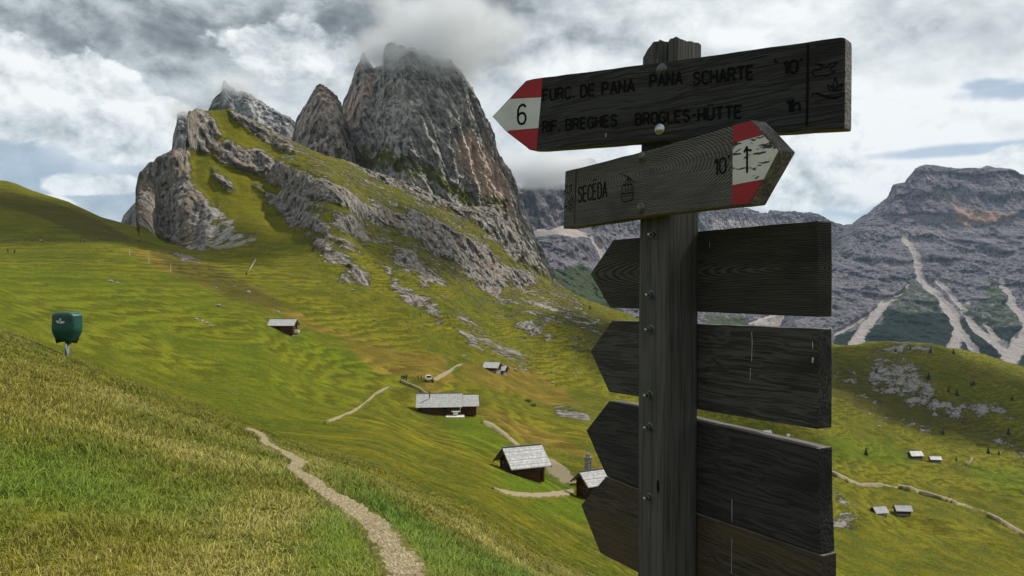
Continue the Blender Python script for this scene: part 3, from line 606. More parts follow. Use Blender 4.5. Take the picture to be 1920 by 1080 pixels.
SF2 = [(1440, 600), (1480, 560), (1520, 500), (1550, 455), (1575, 432), (1590, 424), (1600, 415), (1612, 408), (1622, 400), (1630, 394), (1640, 385), (1650, 378), (1658, 368), (1666, 357), (1672, 348), (1684, 345), (1692, 342), (1697, 333), (1702, 328), (1710, 318), (1718, 313), (1727, 311), (1735, 312), (1745, 314), (1760, 316), (1790, 318),
       (1810, 318), (1835, 318), (1842, 315), (1858, 315), (1866, 317), (1880, 318), (1895, 324), (1910, 331), (1925, 337), (1980, 352), (2100, 380), (2400, 420)]
relief('mountain', 'flat-topped purple grey massif above dark forest and pale scree', np.arange(1440, 2400, 2.0),
       [[(p, 780, 2900) for p, q in SF2], [(p, np.interp(p, [1440, 1900], [700, 720]), 3300) for p, q in SF2], [(p, max(q+40, 590), 3900) for p, q in SF2], [(p, max(q+25, 500), 4400) for p, q in SF2], [(p, max(q+12, min(430, q+110)), 4800) for p, q in SF2], [(p, q, 5250) for p, q in SF2]],
       [12, 70, 60, 50, 80], M_FAR, 260, 95,
       polys=[('p', [(1772, 385), (1800, 392), (1850, 398), (1890, 398), (1888, 415), (1840, 420), (1800, 424), (1780, 412)], 7, 1.), ('p', [(1700, 345), (1830, 350), (1900, 370), (1890, 400), (1780, 400), (1700, 380)], 25, .42),
              ('s', [(1640, 420), (1720, 410), (1790, 440), (1770, 465), (1700, 455), (1640, 445)], 18, .46), ('s', [(1830, 325), (1925, 345), (1925, 375), (1870, 350)], 10, .5), ('s', [(1700, 320), (1760, 325), (1740, 350), (1690, 345)], 10, .42),
              ('f', [(1540, 660), (1560, 628), (1640, 605), (1650, 575), (1690, 590), (1760, 585), (1800, 600), (1830, 620), (1860, 612), (1905, 610), (1960, 600), (2400, 600), (2400, 760), (1500, 760), (1500, 660)], 9, 1.),
              ('v', [(1660, 560), (1700, 515), (1730, 530), (1770, 590), (1760, 640), (1640, 640)], 12, .62), ('v', [(1820, 560), (1850, 510), (1880, 540), (1915, 610), (1830, 620), (1790, 580)], 12, .66)],
       lines=[('s', [(1712, 498, 5), (1720, 519, 6), (1753, 560, 8), (1782, 590, 9), (1790, 614, 8), (1776, 650, 12), (1778, 665, 16)], 8), ('s', [(1790, 614, 6), (1806, 645, 8), (1826, 668, 10)], 8),
              ('s', [(1750, 522, 4), (1770, 548, 5), (1790, 570, 6), (1812, 600, 6), (1832, 624, 8), (1862, 645, 10), (1895, 668, 14)], 8), ('s', [(1698, 533, 2.5), (1675, 555, 5), (1655, 568, 7), (1630, 590, 9), (1612, 620, 11), (1600, 645, 15)], 8),
              ('s', [(1655, 568, 4), (1620, 590, 4), (1580, 615, 5), (1560, 625, 4)], 4), ('s', [(1865, 525, 4), (1880, 545, 7), (1900, 580, 8), (1918, 608, 11), (1905, 640, 16), (1890, 662, 20)], 8), ('s', [(1812, 566, 3), (1836, 600, 3.5), (1862, 636, 4)], 4),
              ('s', [(1694, 443, 6), (1710, 480, 7), (1718, 500, 6)], 5), ('s', [(1930, 590, 8), (1960, 640, 12)], 8)], zsq=.30, dirx=.1, terr=(150, 36), fine=.26, jag=.05)

def valley(t, b):
    n = t.noise(coords(t), .002, 6, .6)
    t.set(b.inputs['Base Color'], t.mix(n, (.03, .045, .02), (.10, .11, .05)))
g_ = 17000
nx = 24; xs = np.linspace(-g_, g_, nx); gx, gy = np.meshgrid(xs, xs)
tag(link_mesh('ground', np.stack([gx, gy, gx*0-620], -1).reshape(-1, 3), grid_faces(nx, nx), material('valley_floor', valley)), kind='structure', label='wide valley floor far below the meadows')
tag(link_mesh('meadow', [(-60, -60, -7), (60, -60, -18), (60, 0, -16), (1.2, .55, -1.75), (-1.2, .55, -1.62), (-60, 0, 4)], [(0, 1, 2, 3, 4, 5)], M_HILL, attrs={'mask': [[0, .4, .2, 1]]*6, 'mask2': [[0, 0, 0, 1]]*6}), kind='structure', label='grass behind the viewpoint')

# ------------------------------------------------------------------ paths
def path_mat(t, b):
    P = coords(t); n = t.noise(P, 3., 6, .65); f = t.noise(P, 30, 5, .7); v = t.new('ShaderNodeTexVoronoi', i_Scale=26.); t.set(v.inputs['Vector'], P)
    _, _, z = t.sep(P)
    c = t.ramp(f, [(.34, (.10, .080, .042)), (.5, (.235, .195, .115)), (.62, (.42, .36, .235))])
    c = t.mix(t.math('MULTIPLY', t.smooth(n, .45, .7), .55), c, (.22, .17, .11))
    c = t.mix(t.math('MULTIPLY', t.smooth(v.outputs['Distance'], .25, .1), .5), c, (.48, .43, .36))
    eg, kk, _, _ = t.attr('edge'); en = t.noise(P, t.math('DIVIDE', 2.2, kk), 5, .65)
    em = t.smooth(t.math('ADD', eg, t.math('MULTIPLY', t.math('SUBTRACT', en, .5), 2.6)), .30, .48)
    c = t.mix(em, t.mix(f, (.075, .086, .010), (.14, .125, .03)), c)
    t.set(b.inputs['Base Color'], c)
    h = t.math('ADD', t.math('MULTIPLY', f, .03), t.math('MULTIPLY', v.outputs['Distance'], -.02)); h = t.math('ADD', h, t.math('MULTIPLY', n, .05))
    t.set(b.inputs['Normal'], t.bump(h, .8, 1.))
M_PATH = material('trodden_gravel', path_mat, .95, .1)
def strip(name, left, right, label, mat=None, nc=7, lift=.004, step=3., ragged=.10, ridge=0.):
    mat = mat or M_PATH
    L_, R_ = np.array(left, float), np.array(right, float)
    s = np.concatenate([[0], np.cumsum(np.hypot(*np.diff((L_+R_)/2, axis=0).T))]); n = max(3, int(s[-1]/step)); q = np.linspace(0, s[-1], n)
    A = np.stack([np.interp(q, s, L_[:, i]) for i in (0, 1)], 1); B = np.stack([np.interp(q, s, R_[:, i]) for i in (0, 1)], 1)
    vs = []; eg = []; step_ph = 0
    for i in range(n):
        wob = (fbm(np.array([i*.35]), np.array([3.3]), np.array([0.]), 3)[0]*ragged, fbm(np.array([i*.35]), np.array([9.3]), np.array([0.]), 3)[0]*ragged)
        a, b_ = A[i]+(A[i]-B[i])*wob[0], B[i]+(B[i]-A[i])*wob[1]
        pa, pb = hit(*a), hit(*b_)
        for k in range(nc):
            p = pa.lerp(pb, k/(nc-1)); z = gz(p.x, p.y); e = min(k, nc-1-k)
            vs.append((p.x, p.y, z+(lift*p.y+.012)*(1 if e else -.6)+(ridge*max(0, fbm(np.array([i*.42]), np.array([k*.05]), np.array([1.]), 2, True)[0]) if e > 1 else 0))); eg.append((min(1, e/(nc-1)*2.6)*min(1., min(i, n-1-i)/3.+.08), max(.3, p.y/18), 0, 1))
    return tag(link_mesh(name, vs, grid_faces(n, nc), mat, smooth=True, attrs={'edge': eg}), label, kind='structure')
def line_path(pts, label, name='path', **kw):
    P_ = np.array(pts, float); d_ = np.gradient(P_[:, :2], axis=0); nrm = np.stack([-d_[:, 1], d_[:, 0]], 1)/np.hypot(*d_.T)[:, None]
    w = P_[:, 2:3]*.32; return strip(name, P_[:, :2]+nrm*w, P_[:, :2]-nrm*w, label, nc=5, ragged=.05, **kw)
PL = [(459, 806), (470, 812), (481, 819), (485, 833), (500, 842), (516, 849), (532, 860), (546, 868), (540, 877), (536, 884), (563, 907), (605, 941), (647, 972), (684, 1008), (703, 1041), (717, 1086), (722, 1200), (715, 1500)]
PR = [(468, 805), (488, 812), (502, 821), (511, 833), (524, 842), (540, 851), (560, 862), (578, 871), (570, 879), (562, 886), (605, 907), (642, 935), (680, 952), (731, 985), (769, 1032), (802, 1086), (870, 1200), (1000, 1500)]
PLw = [(a[0]-(b[0]-a[0])*.12, a[1]) for a, b in zip(PL, PR)]; PRw = [(b[0]+(b[0]-a[0])*.12, b[1]) for a, b in zip(PL, PR)]
strip('path', PLw, PRw, 'pale trodden footpath with log steps running up the near slope', nc=17, lift=.0012, step=1.6, ragged=.20, ridge=.03)
line_path([(610, 794, 5), (626, 788, 5), (642, 782, 5), (660, 775, 7), (672, 767, 6), (682, 761, 8), (690, 754, 7), (694, 750, 7), (704, 741, 6), (716, 734, 5), (735, 727, 4)], 'thin pale footpath on the far side of the hollow', lift=.003)
line_path([(750, 715, 4), (765, 722, 4), (785, 730, 5), (805, 745, 5)], 'narrow track behind the long hut', lift=.003)
line_path([(905, 792, 12), (925, 801, 12), (945, 815, 13), (960, 828, 15), (975, 843, 18)], 'dirt track between the two huts', lift=.003)
strip('path', [(1012, 858), (1020, 885), (1040, 905), (1062, 912)], [(1040, 862), (1070, 880), (1088, 893), (1100, 903)], 'gravel yard between the two nearer huts', lift=.002)
strip('path', [(922, 915), (945, 920), (970, 924), (1010, 925), (1050, 920), (1074, 917)], [(926, 919), (950, 928), (975, 934), (1010, 937), (1050, 934), (1078, 930)], 'gravel loop in front of the shingled hut', lift=.002, ragged=.25)
line_path([(812, 716, 12), (828, 706, 10), (845, 697, 6), (858, 688, 5), (870, 686, 5)], 'earthy track climbing beside the small white vehicle', lift=.003)
line_path([(463, 515, 3), (470, 505, 4), (474, 498, 3), (479, 489, 3)], 'short white path on the grassy slope', lift=.003)
line_path([(385, 467, 3), (410, 468, 3), (440, 464, 3), (462, 458, 3), (480, 452, 3)], 'path at the foot of the cliff', lift=.004)
line_path([(1556, 888, 8), (1575, 895, 8), (1592, 904, 8), (1612, 912, 7), (1640, 912, 7), (1665, 912, 7), (1700, 917, 7), (1740, 929, 7), (1790, 943, 7), (1830, 958, 7), (1870, 975, 8), (1900, 993, 9), (1930, 1010, 10)], 'pale path across the lower meadows', lift=.004)
line_path([(1805, 873, 3), (1818, 870, 3), (1822, 864, 4), (1828, 860, 3)], 'tiny path fork below the scree', lift=.004)
M_DITCH = plain('dark_ditch_bank', (.070, .074, .011), .3, 2)

# ------------------------------------------------------------------ weathered wood
def wood(base, dark, warm=None, gs=1., rings=None, lightg=None):
    def f(t, b):
        P = coords(t)
        q = t.scale(P, (1.3*gs, 9*gs, 9*gs))
        if rings:
            c0, sc3 = rings
            q0 = t.vmath('MULTIPLY', t.vmath('SUBTRACT', P, c0), sc3)
            wv_ = t.new('ShaderNodeTexWave', wave_type='RINGS', rings_direction='SPHERICAL', i_Scale=1., i_Distortion=3.2, i_Detail=4.); wv_.inputs['Detail Scale'].default_value = 1.2
            t.set(wv_.inputs['Vector'], q0); g = wv_.outputs['Fac']
        else:
            wp = t.noise(t.scale(P, (3, 6, 6)), 1., 3, .5, out=1)
            q1 = t.vmath('ADD', t.scale(P, (1.2, 46, 46)), t.vmath('MULTIPLY', wp, (1., 2.4, 2.4)))
            g = t.noise(q1, 1.6, 3, .5)
            g = t.math('PINGPONG', t.math('MULTIPLY', g, 9.), 1.)
        fib = t.noise(t.scale(P, (9, 330, 330)), 1., 5, .7); blot = t.noise(t.scale(P, (5, 12, 12)), 1., 5, .6)
        c = t.mix(t.smooth(g, .15, .85), dark, base)
        c = t.mix(t.math('MULTIPLY', t.smooth(fib, .35, .7), .6), c, tuple(min(1, x*1.55) for x in base))
        c = t.mix(t.math('MULTIPLY', t.smooth(blot, .5, .72), .55), c, tuple(x*.75 for x in dark))
        if warm: c = t.mix(t.math('MULTIPLY', t.smooth(t.noise(t.scale(P, (2, 9, 9)), 1., 4, .6), .40, .62), .8), c, warm)
        t.set(b.inputs['Base Color'], c)
        h = t.math('ADD', t.math('MULTIPLY', g, .0016), t.math('MULTIPLY', fib, .0010))
        t.set(b.inputs['Normal'], t.bump(h, .9, 1.))
    return f
M_W1 = material('charcoal_weathered_plank', wood((.030, .030, .028), (.009, .0088, .0088)), .85, .25)
M_W2 = material('grey_weathered_plank', wood((.100, .097, .086), (.026, .025, .022), rings=((.03, 0, .02), (34., 30., 105.))), .85, .25)
M_W3 = material('dark_ridged_plank', wood((.052, .047, .038), (.006, .0055, .005), rings=((.30, 0, .0), (9., 30., 110.))), .85, .25)
M_W4 = material('dull_dark_plank', wood((.052, .050, .044), (.012, .0115, .011)), .85, .25)
M_W6 = material('brownish_dark_plank', wood((.052, .043, .030), (.016, .013, .009), warm=(.066, .046, .027)), .85, .25)
def post_mat(t, b):
    P = coords(t); v1 = t.scale(P, (60, 60, 2.)); wp = t.noise(t.scale(P, (5, 5, 2)), 1., 3, .5)
    g = t.noise(v1, 1.3, 4, .55); g = t.math('PINGPONG', t.math('MULTIPLY', t.math('ADD', g, t.math('MULTIPLY', wp, .3)), 7.), 1.)
    fib = t.noise(t.scale(P, (320, 320, 8)), 1., 5, .7); bl = t.noise(t.scale(P, (9, 9, 3)), 1., 5, .6)
    c = t.mix(t.smooth(g, .1, .9), (.037, .036, .033), (.068, .067, .060)); c = t.mix(t.math('MULTIPLY', t.smooth(fib, .4, .7), .5), c, (.095, .092, .084))
    c = t.mix(t.math('MULTIPLY', t.smooth(bl, .5, .7), .5), c, (.028, .028, .026))
    t.set(b.inputs['Base Color'], c)
    t.set(b.inputs['Normal'], t.bump(t.math('ADD', t.math('MULTIPLY', g, .0010), t.math('MULTIPLY', fib, .0009)), .9, 1.))
M_EDGE = material('pale_grain_lit_edge', wood((.15, .138, .122), (.05, .045, .04)), .85, .25)  # weathered end grain; sun and sky light on edges put into the colour
M_POST = material('weathered_post', post_mat, .85, .25)
def paint(col, wear):
    def f(t, b):
        P = coords(t); n = t.noise(t.scale(P, (22, 90, 90)), 1., 5, .7); e = t.noise(t.scale(P, (9, 20, 20)), 1., 4, .6)
        chip = t.smooth(t.math('ADD', n, t.math('MULTIPLY', t.math('SUBTRACT', e, .5), .7)), wear, wear+.03)
        c = t.mix(chip, t.mix(t.smooth(e, .3, .7), tuple(x*.8 for x in col), col), (.035, .028, .024))
        t.set(b.inputs['Base Color'], c); t.set(b.inputs['Normal'], t.bump(t.math('MULTIPLY', t.math('SUBTRACT', 1, chip), .0006), .8, 1.))
    return f
M_RED = material('worn_red_paint', paint((.30, .010, .016), .70), .6, .3); M_WHITE = material('worn_white_paint', paint((.52, .53, .50), .74), .6, .3)
M_WHITE2 = material('chipped_white_paint', paint((.56, .56, .51), .56), .6, .3); M_RED2 = material('chipped_red_paint', paint((.30, .010, .016), .64), .6, .3)
M_INK = plain('carved_black_groove', (.006, .006, .006), .2, 60, .9, .1)
M_STEEL = plain('galvanised_steel', (.42, .43, .44), .2, 60, .28, .5, metal=1.)
M_STEELD = plain('dull_zinc', (.10, .10, .10), .4, 90, .5, .5, metal=.8)
M_DROP = plain('dried_white_streak', (.36, .36, .34), .4, 300, .9, .1)

# ------------------------------------------------------------------ signpost
PXC, PYC = .326, 1.600
SS = .087
def uv(th): return Vector((math.cos(R(th)), -math.sin(R(th)), 0)), Vector((-math.sin(R(th)), -math.cos(R(th)), 0))
base_z = gz(PXC, PYC)
post_e = empty('signpost', (PXC, PYC, base_z), 0, 'wooden trail signpost with six stacked arrow boards on the grassy slope', 'signpost')
def theta(z): return float(np.interp(z, [-1.8, -.6, -.1, .15, .33, .55], [66, 65, 61, 57, 51, 49]))
def post_centre(z): return Vector((float(np.interp(z, [-.6, 0, .5], [.322, .3255, .3335])), 1.600, z))
zs = list(np.linspace(base_z-.35, .34, 60))+list(np.linspace(.345, .512, 26)); NS = 12
vs = []; s2 = SS/2
for z in zs:
    u, n = uv(theta(z)); c = post_centre(z)
    loop = []
    for (a, b_) in ((-1, -1), (1, -1), (1, 1), (-1, 1)):
        a2, b2 = {(-1, -1): (1, -1), (1, -1): (1, 1), (1, 1): (-1, 1), (-1, 1): (-1, -1)}[(a, b_)]
        for k in range(NS):
            q = k/NS; x, y = a+(a2-a)*q, b_+(b2-b_)*q
            rr_ = .10; mx = max(abs(x), abs(y)); # round the arrises a little
            if abs(x) > 1-rr_ and abs(y) > 1-rr_:
                ex, ey = abs(x)-(1-rr_), abs(y)-(1-rr_); l = math.hypot(ex, ey); f_ = min(1, rr_/l)
                x, y = math.copysign(1-rr_+ex*f_, x), math.copysign(1-rr_+ey*f_, y)
            loop.append((x, y))
    for i, (x, y) in enumerate(loop):
        zz_ = z
        if z > .40:      # the split, rotten top
            top = .512+.003*math.sin(x*4+y*3)+.0008*math.sin(x*19-y*11)-.030*max(0, -x-.1)**1.3-.006*max(0, x)-.004*abs(y)
            zz_ = min(z, top)
        dep = 0
        if z > .40 and y > .6: dep = .020*math.exp(-((x-.30)/.16)**2)*sstep(np.array(z), .40, .47)+.010*math.exp(-((x+.12)/.10)**2)*sstep(np.array(z), .44, .50)
        p = c+u*(x*s2)+n*(y*s2-float(dep)); vs.append((p.x-PXC, p.y-PYC, zz_-base_z))
nl = 4*NS; fs = [(k*nl+i, k*nl+(i+1) % nl, (k+1)*nl+(i+1) % nl, (k+1)*nl+i) for k in range(len(zs)-1) for i in range(nl)]
# rough end-grain top
ctr = len(vs); u, n = uv(theta(.5)); tc = post_centre(.5)
rings_ = []
for rr_, dzv in ((.66, -.004), (.33, -.012)):
    st = len(vs)
    for i in range(nl):
        bx, by, bz = vs[(len(zs)-1)*nl+i]; cx, cy = tc.x-PXC, tc.y-PYC
        x, y = cx+(bx-cx)*rr_, cy+(by-cy)*rr_; vs.append((x, y, bz+dzv*.5))
    rings_.append(st)
vs.append((tc.x-PXC, tc.y-PYC, .498-base_z)); last = (len(zs)-1)*nl
for a, b_ in ((last, rings_[0]), (rings_[0], rings_[1])): fs += [(a+i, a+(i+1) % nl, b_+(i+1) % nl, b_+i) for i in range(nl)]
fs += [(rings_[1]+i, rings_[1]+(i+1) % nl, len(vs)-1) for i in range(nl)]
post = link_mesh('post', vs, fs, M_POST, post_e)
kn = MB(); 
def add_crack(zz0, x, hgt):
    u, n = uv(theta(zz0)); c = post_centre(zz0)+n*(s2+.0008)+u*(x*s2)-Vector((PXC, PYC, base_z))
    kn.add([c+u*(.0045*math.cos(a))+Vector((0, 0, hgt*math.sin(a))) for a in [i*math.pi/6 for i in range(12)]], [tuple(range(12))])
add_crack(-.402, .62, .014); kn.build('knot_hole', M_INK, post)

class Board:
    def __init__(s, name, th, off, outline, thick, mat, label, px0, bev=.0025):
        s.th = th; s.u, s.n = uv(th)
        zc = (540-outline[0][1])/F*1.6; c = post_centre(zc); s.q = Vector((c.x, c.y, 0))+s.n*off
        s.pts = [s.plane(*p) for p in outline]
        zm = sum(p[1] for p in s.pts)/len(s.pts); s.z0 = zm
        s.o = bpy.data.objects.new(name, None)
        bm = bmesh.new(); ring = [bm.verts.new((a, 0, z-zm)) for a, z in s.dens(s.pts)]
        f = bm.faces.new(ring); r = bmesh.ops.extrude_face_region(bm, geom=[f]); 
        for v in r['geom']:
            if isinstance(v, bmesh.types.BMVert): v.co.y += thick
        bmesh.ops.recalc_face_normals(bm, faces=bm.faces[:])
        sharp = [e for e in bm.edges if len(e.link_faces) == 2 and e.calc_face_angle(0) > .5]
        bmesh.ops.bevel(bm, geom=sharp, offset=bev, segments=2, profile=.6, affect='EDGES', clamp_overlap=True)
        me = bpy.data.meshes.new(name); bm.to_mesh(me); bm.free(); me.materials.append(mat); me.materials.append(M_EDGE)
        for p_ in me.polygons: p_.material_index = 1 if (abs(p_.normal.y) < .5 and (off > 0 or p_.normal.z > .7)) else 0  # edge faces, upward ones only on rear boards, get the painted lit tone
        s.o = bpy.data.objects.new(name, me); C.objects.link(s.o); s.o.parent = post_e
        s.o.location = s.q+Vector((0, 0, zm))-Vector((PXC, PYC, base_z)); s.o.rotation_euler = (0, 0, -R(th)); s.thick = thick
        if label: s.o['label'] = label
    def dens(s, pts):
        out = []
        for (a, b_) in zip(pts, pts[1:]+pts[:1]):
            n_ = max(1, int(math.hypot(b_[0]-a[0], b_[1]-a[1])/.03)); jit = lambda: (random.random()-.5)*.0012
            for k in range(n_):
                q = k/n_; j = 0 if k == 0 else 1
                out.append((a[0]+(b_[0]-a[0])*q+jit()*j*.4, a[1]+(b_[1]-a[1])*q+jit()*j))
        return out
    def plane(s, px, py):       # photo pixel -> (along, height) on the board's front plane
        k = (px-960)/F; a = (k*s.q.y-s.q.x)/(s.u.x-k*s.u.y); Y = s.q.y+a*s.u.y
        return (a, (540-py)/F*Y)
    def loc(s, px, py, y=0): a, z = s.plane(px, py); return Vector((a, y, z-s.z0))
    def patch(s, name, poly, mat, y=-.0007):
        vs = [s.loc(*p) for p in poly]; n_ = len(vs)
        vs = [Vector((v.x, y, v.z)) for v in vs]+[Vector((v.x, .004, v.z)) for v in vs]
        fs = [tuple(range(n_))]+[(i, i+n_, (i+1) % n_+n_, (i+1) % n_) for i in range(n_)]
        bm = bmesh.new(); 
        me = bpy.data.meshes.new(name); me.from_pydata(vs, [], fs)
        bm.from_mesh(me); bmesh.ops.recalc_face_normals(bm, faces=bm.faces[:]); bm.to_mesh(me); bm.free(); me.materials.append(mat)
        o = bpy.data.objects.new(name, me); C.objects.link(o); o.parent = s.o; return o
    def strokes(s, name, lines, r, mat=None, y=-.0009, par=None):
        cu = bpy.data.curves.new(name, 'CURVE'); cu.dimensions = '3D'; cu.bevel_depth = r; cu.bevel_resolution = 1; cu.use_fill_caps = True
        seg = []
        for ln in lines:
            cur = [ln[0]]
            for i_ in range(1, len(ln)):
                cur.append(ln[i_])
                if i_ < len(ln)-1:
                    a_ = Vector((ln[i_][0]-ln[i_-1][0], ln[i_][1]-ln[i_-1][1])); b__ = Vector((ln[i_+1][0]-ln[i_][0], ln[i_+1][1]-ln[i_][1]))
                    if a_.length > 0 and b__.length > 0 and a_.angle(b__) > .95: seg.append(cur); cur = [ln[i_]]
            seg.append(cur)
        for ln in seg:
            sp = cu.splines.new('POLY'); sp.points.add(len(ln)-1)
            for p, q in zip(sp.points, ln): p.co = (q[0], 0, q[1], 1)
        tmp = bpy.data.objects.new('tmp', cu); C.objects.link(tmp); dg = bpy.context.evaluated_depsgraph_get()
        me = bpy.data.meshes.new_from_object(tmp.evaluated_get(dg)); bpy.data.objects.remove(tmp)
        me.name = name; me.transform(Matrix.Translation((0, y, 0)) @ Matrix.Diagonal((1, .35, 1, 1))); me.materials.clear(); me.materials.append(mat or M_INK)
        o = bpy.data.objects.new(name, me); C.objects.link(o); o.parent = par or s.o; return o
    def bolt(s, px, py, r, dome=True):
        p = s.loc(px, py); M = Matrix.Translation(p) @ Matrix.Rotation(R(90), 4, 'X'); m = MB()
        m.lathe([(r*1.35, 0), (r*1.35, .0012), (r*1.05, .0013), (r, .0016), (r*.92, r*.30), (r*.7, r*.52), (r*.36, r*.66), (.0004, r*.70)], 20, M)
        return m.build('bolt', M_STEEL if dome else M_STEELD, s.o, smooth=True)

# a routed single-stroke alphabet on a 4 x 6 grid
GL = {'F': [[(0, 0), (0, 6), (3.4, 6)], [(0, 3.2), (2.8, 3.2)]], 'U': [[(0, 6), (0, 1.2), (.6, .2), (1.7, 0), (2.8, .2), (3.4, 1.2), (3.4, 6)]],
 'R': [[(0, 0), (0, 6), (2.4, 6), (3.3, 5.4), (3.3, 3.8), (2.4, 3.1), (0, 3.1)], [(1.8, 3.1), (3.5, 0)]], 'C': [[(3.4, 4.8), (2.9, 5.7), (1.8, 6), (.6, 5.6), (0, 4.5), (0, 1.5), (.6, .4), (1.8, 0), (2.9, .3), (3.4, 1.2)]],
 '.': [[(.1, 0), (.7, .5)]], 'D': [[(0, 0), (0, 6), (1.8, 6), (3., 5.4), (3.5, 4.3), (3.5, 1.7), (3., .6), (1.8, 0), (0, 0)]], 'B': [[(0, 0), (0, 6), (2.3, 6), (3.2, 5.4), (3.2, 3.8), (2.3, 3.2), (0, 3.2)], [(2.3, 3.2), (3.5, 2.6), (3.5, .7), (2.4, 0), (0, 0)]],
 'E': [[(3.3, 6), (0, 6), (0, 0), (3.3, 0)], [(0, 3.1), (2.8, 3.1)]], 'P': [[(0, 0), (0, 6), (2.4, 6), (3.4, 5.3), (3.4, 3.6), (2.4, 2.9), (0, 2.9)]], 'A': [[(0, 0), (1.8, 6), (3.6, 0)], [(.6, 1.9), (3., 1.9)]],
 'N': [[(0, 0), (0, 6), (3.4, 0), (3.4, 6)]], 'S': [[(3.3, 4.9), (2.6, 5.8), (1.6, 6), (.5, 5.6), (.1, 4.7), (.5, 3.7), (2.9, 2.6), (3.4, 1.6), (3., .5), (1.8, 0), (.7, .2), (0, 1.1)]], 'H': [[(0, 0), (0, 6)], [(3.4, 0), (3.4, 6)], [(0, 3.1), (3.4, 3.1)]],
 'T': [[(0, 6), (3.6, 6)], [(1.8, 6), (1.8, 0)]], 'O': [[(1.8, 0), (.6, .4), (0, 1.6), (0, 4.4), (.6, 5.6), (1.8, 6), (3., 5.6), (3.6, 4.4), (3.6, 1.6), (3., .4), (1.8, 0)]], 'G': [[(3.4, 4.8), (2.9, 5.7), (1.8, 6), (.6, 5.6), (0, 4.4), (0, 1.6), (.6, .4), (1.8, 0), (3., .4), (3.4, 1.4), (3.4, 2.8), (2., 2.8)]],
 'L': [[(0, 6), (0, 0), (3., 0)]], 'I': [[(0, 0), (0, 6)]], '1': [[(0, 4.8), (1.1, 6), (1.1, 0)]], '0': [[(1.4, 0), (.4, .5), (0, 1.6), (0, 4.4), (.4, 5.5), (1.4, 6), (2.4, 5.5), (2.8, 4.4), (2.8, 1.6), (2.4, .5), (1.4, 0)]],
 '6': [[(2.9, 5.2), (2.3, 5.9), (1.5, 6), (.6, 5.5), (.1, 4.4), (0, 2.2), (.1, 1.2), (.6, .3), (1.5, 0), (2.4, .3), (2.9, 1.2), (2.9, 2.3), (2.4, 3.2), (1.5, 3.5), (.6, 3.2), (.05, 2.4)]],
 'h': [[(0, 0), (0, 6)], [(0, 2.8), (.8, 3.8), (1.8, 4.), (2.6, 3.3), (2.6, 0)]], "'": [[(.3, 6.4), (.1, 5.1)]], '-': [[(0, 3), (2.2, 3)]],
 'Ü': [[(0, 6), (0, 1.2), (.6, .2), (1.7, 0), (2.8, .2), (3.4, 1.2), (3.4, 6)], [(.5, 7.4), (1., 7.9)], [(2.4, 7.4), (2.9, 7.9)]], 'Ë': [[(3.3, 6), (0, 6), (0, 0), (3.3, 0)], [(0, 3.1), (2.8, 3.1)], [(.5, 7.4), (1., 7.9)], [(2.3, 7.4), (2.8, 7.9)]]}
ADV = {'.': 1.8, 'I': 1.4, '1': 2.3, '0': 4.1, "'": 1.2, '-': 3.6, 'h': 4., '6': 4.2, ' ': 3.2, 'L': 4.2}
def text_lines(bd, txt, p0, p1, hgt):
    """txt set between photo points p0 and p1 (baseline ends), hgt = cap height in metres"""
    a0, z0 = bd.plane(*p0); a1, z1 = bd.plane(*p1); z0 -= bd.z0; z1 -= bd.z0
    wid = sum(ADV.get(c, 4.9) for c in txt)-1.3; sx = (a1-a0)/wid; sy = hgt/6; x = 0; out = []
    for c in txt:
        for ln in GL.get(c, []):
            out.append([(a0+(x+px)*sx, z0+(z1-z0)*((x+px)/wid)+py*sy) for px, py in ln])
        x += ADV.get(c, 4.9)
    return out
# board 1
B1 = Board('sign_board', 41, SS/2+.035+.008, [(922, 219), (986, 151), (1000, 147.5), (1300, 108.5), (1575, 69.5), (1584, 70.5), (1585, 80), (1584, 232), (1583, 241), (1300, 258.5), (1012, 281), (992, 281)], .036, M_W1, 'charcoal topmost arrow board numbered 6 pointing left', 1240)
B1.patch('red_paint', [(957, 184.5), (987, 153), (1000, 149.5), (1017.5, 147.2), (1015, 181.5)], M_RED)
B1.patch('white_paint', [(924, 219), (956.5, 185.5), (1015, 182.5), (1009.5, 240), (948, 245.5)], M_WHITE)
B1.patch('red_paint', [(949, 246.5), (1009.5, 241), (1006.5, 280), (992, 279.5)], M_RED)
B1.strokes('number', text_lines(B1, '6', (971.5, 233.5), (986, 232), .044), .0030, y=-.0012)
ln = text_lines(B1, 'FURC. DE PANA', (1018, 189), (1189, 171), .0245)+text_lines(B1, 'PANA', (1219, 163), (1279, 157), .0235)+text_lines(B1, 'SCHARTE', (1301, 159), (1413, 147), .0235)
ln += text_lines(B1, "'", (1459, 136), (1461, 136), .021)+text_lines(B1, "10'", (1470, 138.5), (1501, 134), .0215)
ln += text_lines(B1, 'RIF. BREGHES', (1018, 247.5), (1157, 235), .0225)+text_lines(B1, 'BROGLES-HÜTTE', (1192, 234), (1391, 220), .022)+text_lines(B1, '1h', (1476, 211), (1500, 208), .0215)
B1.strokes('lettering', ln, .0025)
def pxl(bd, pts): return [(bd.plane(*p)[0], bd.plane(*p)[1]-bd.z0) for p in pts]
B1.strokes('divider_groove', [pxl(B1, [(1515, 83), (1514.5, 160), (1513, 235)])], .0022)
def emb(bx, by): return [[(x+bx, y+by) for x, y in l] for l in BIRD]
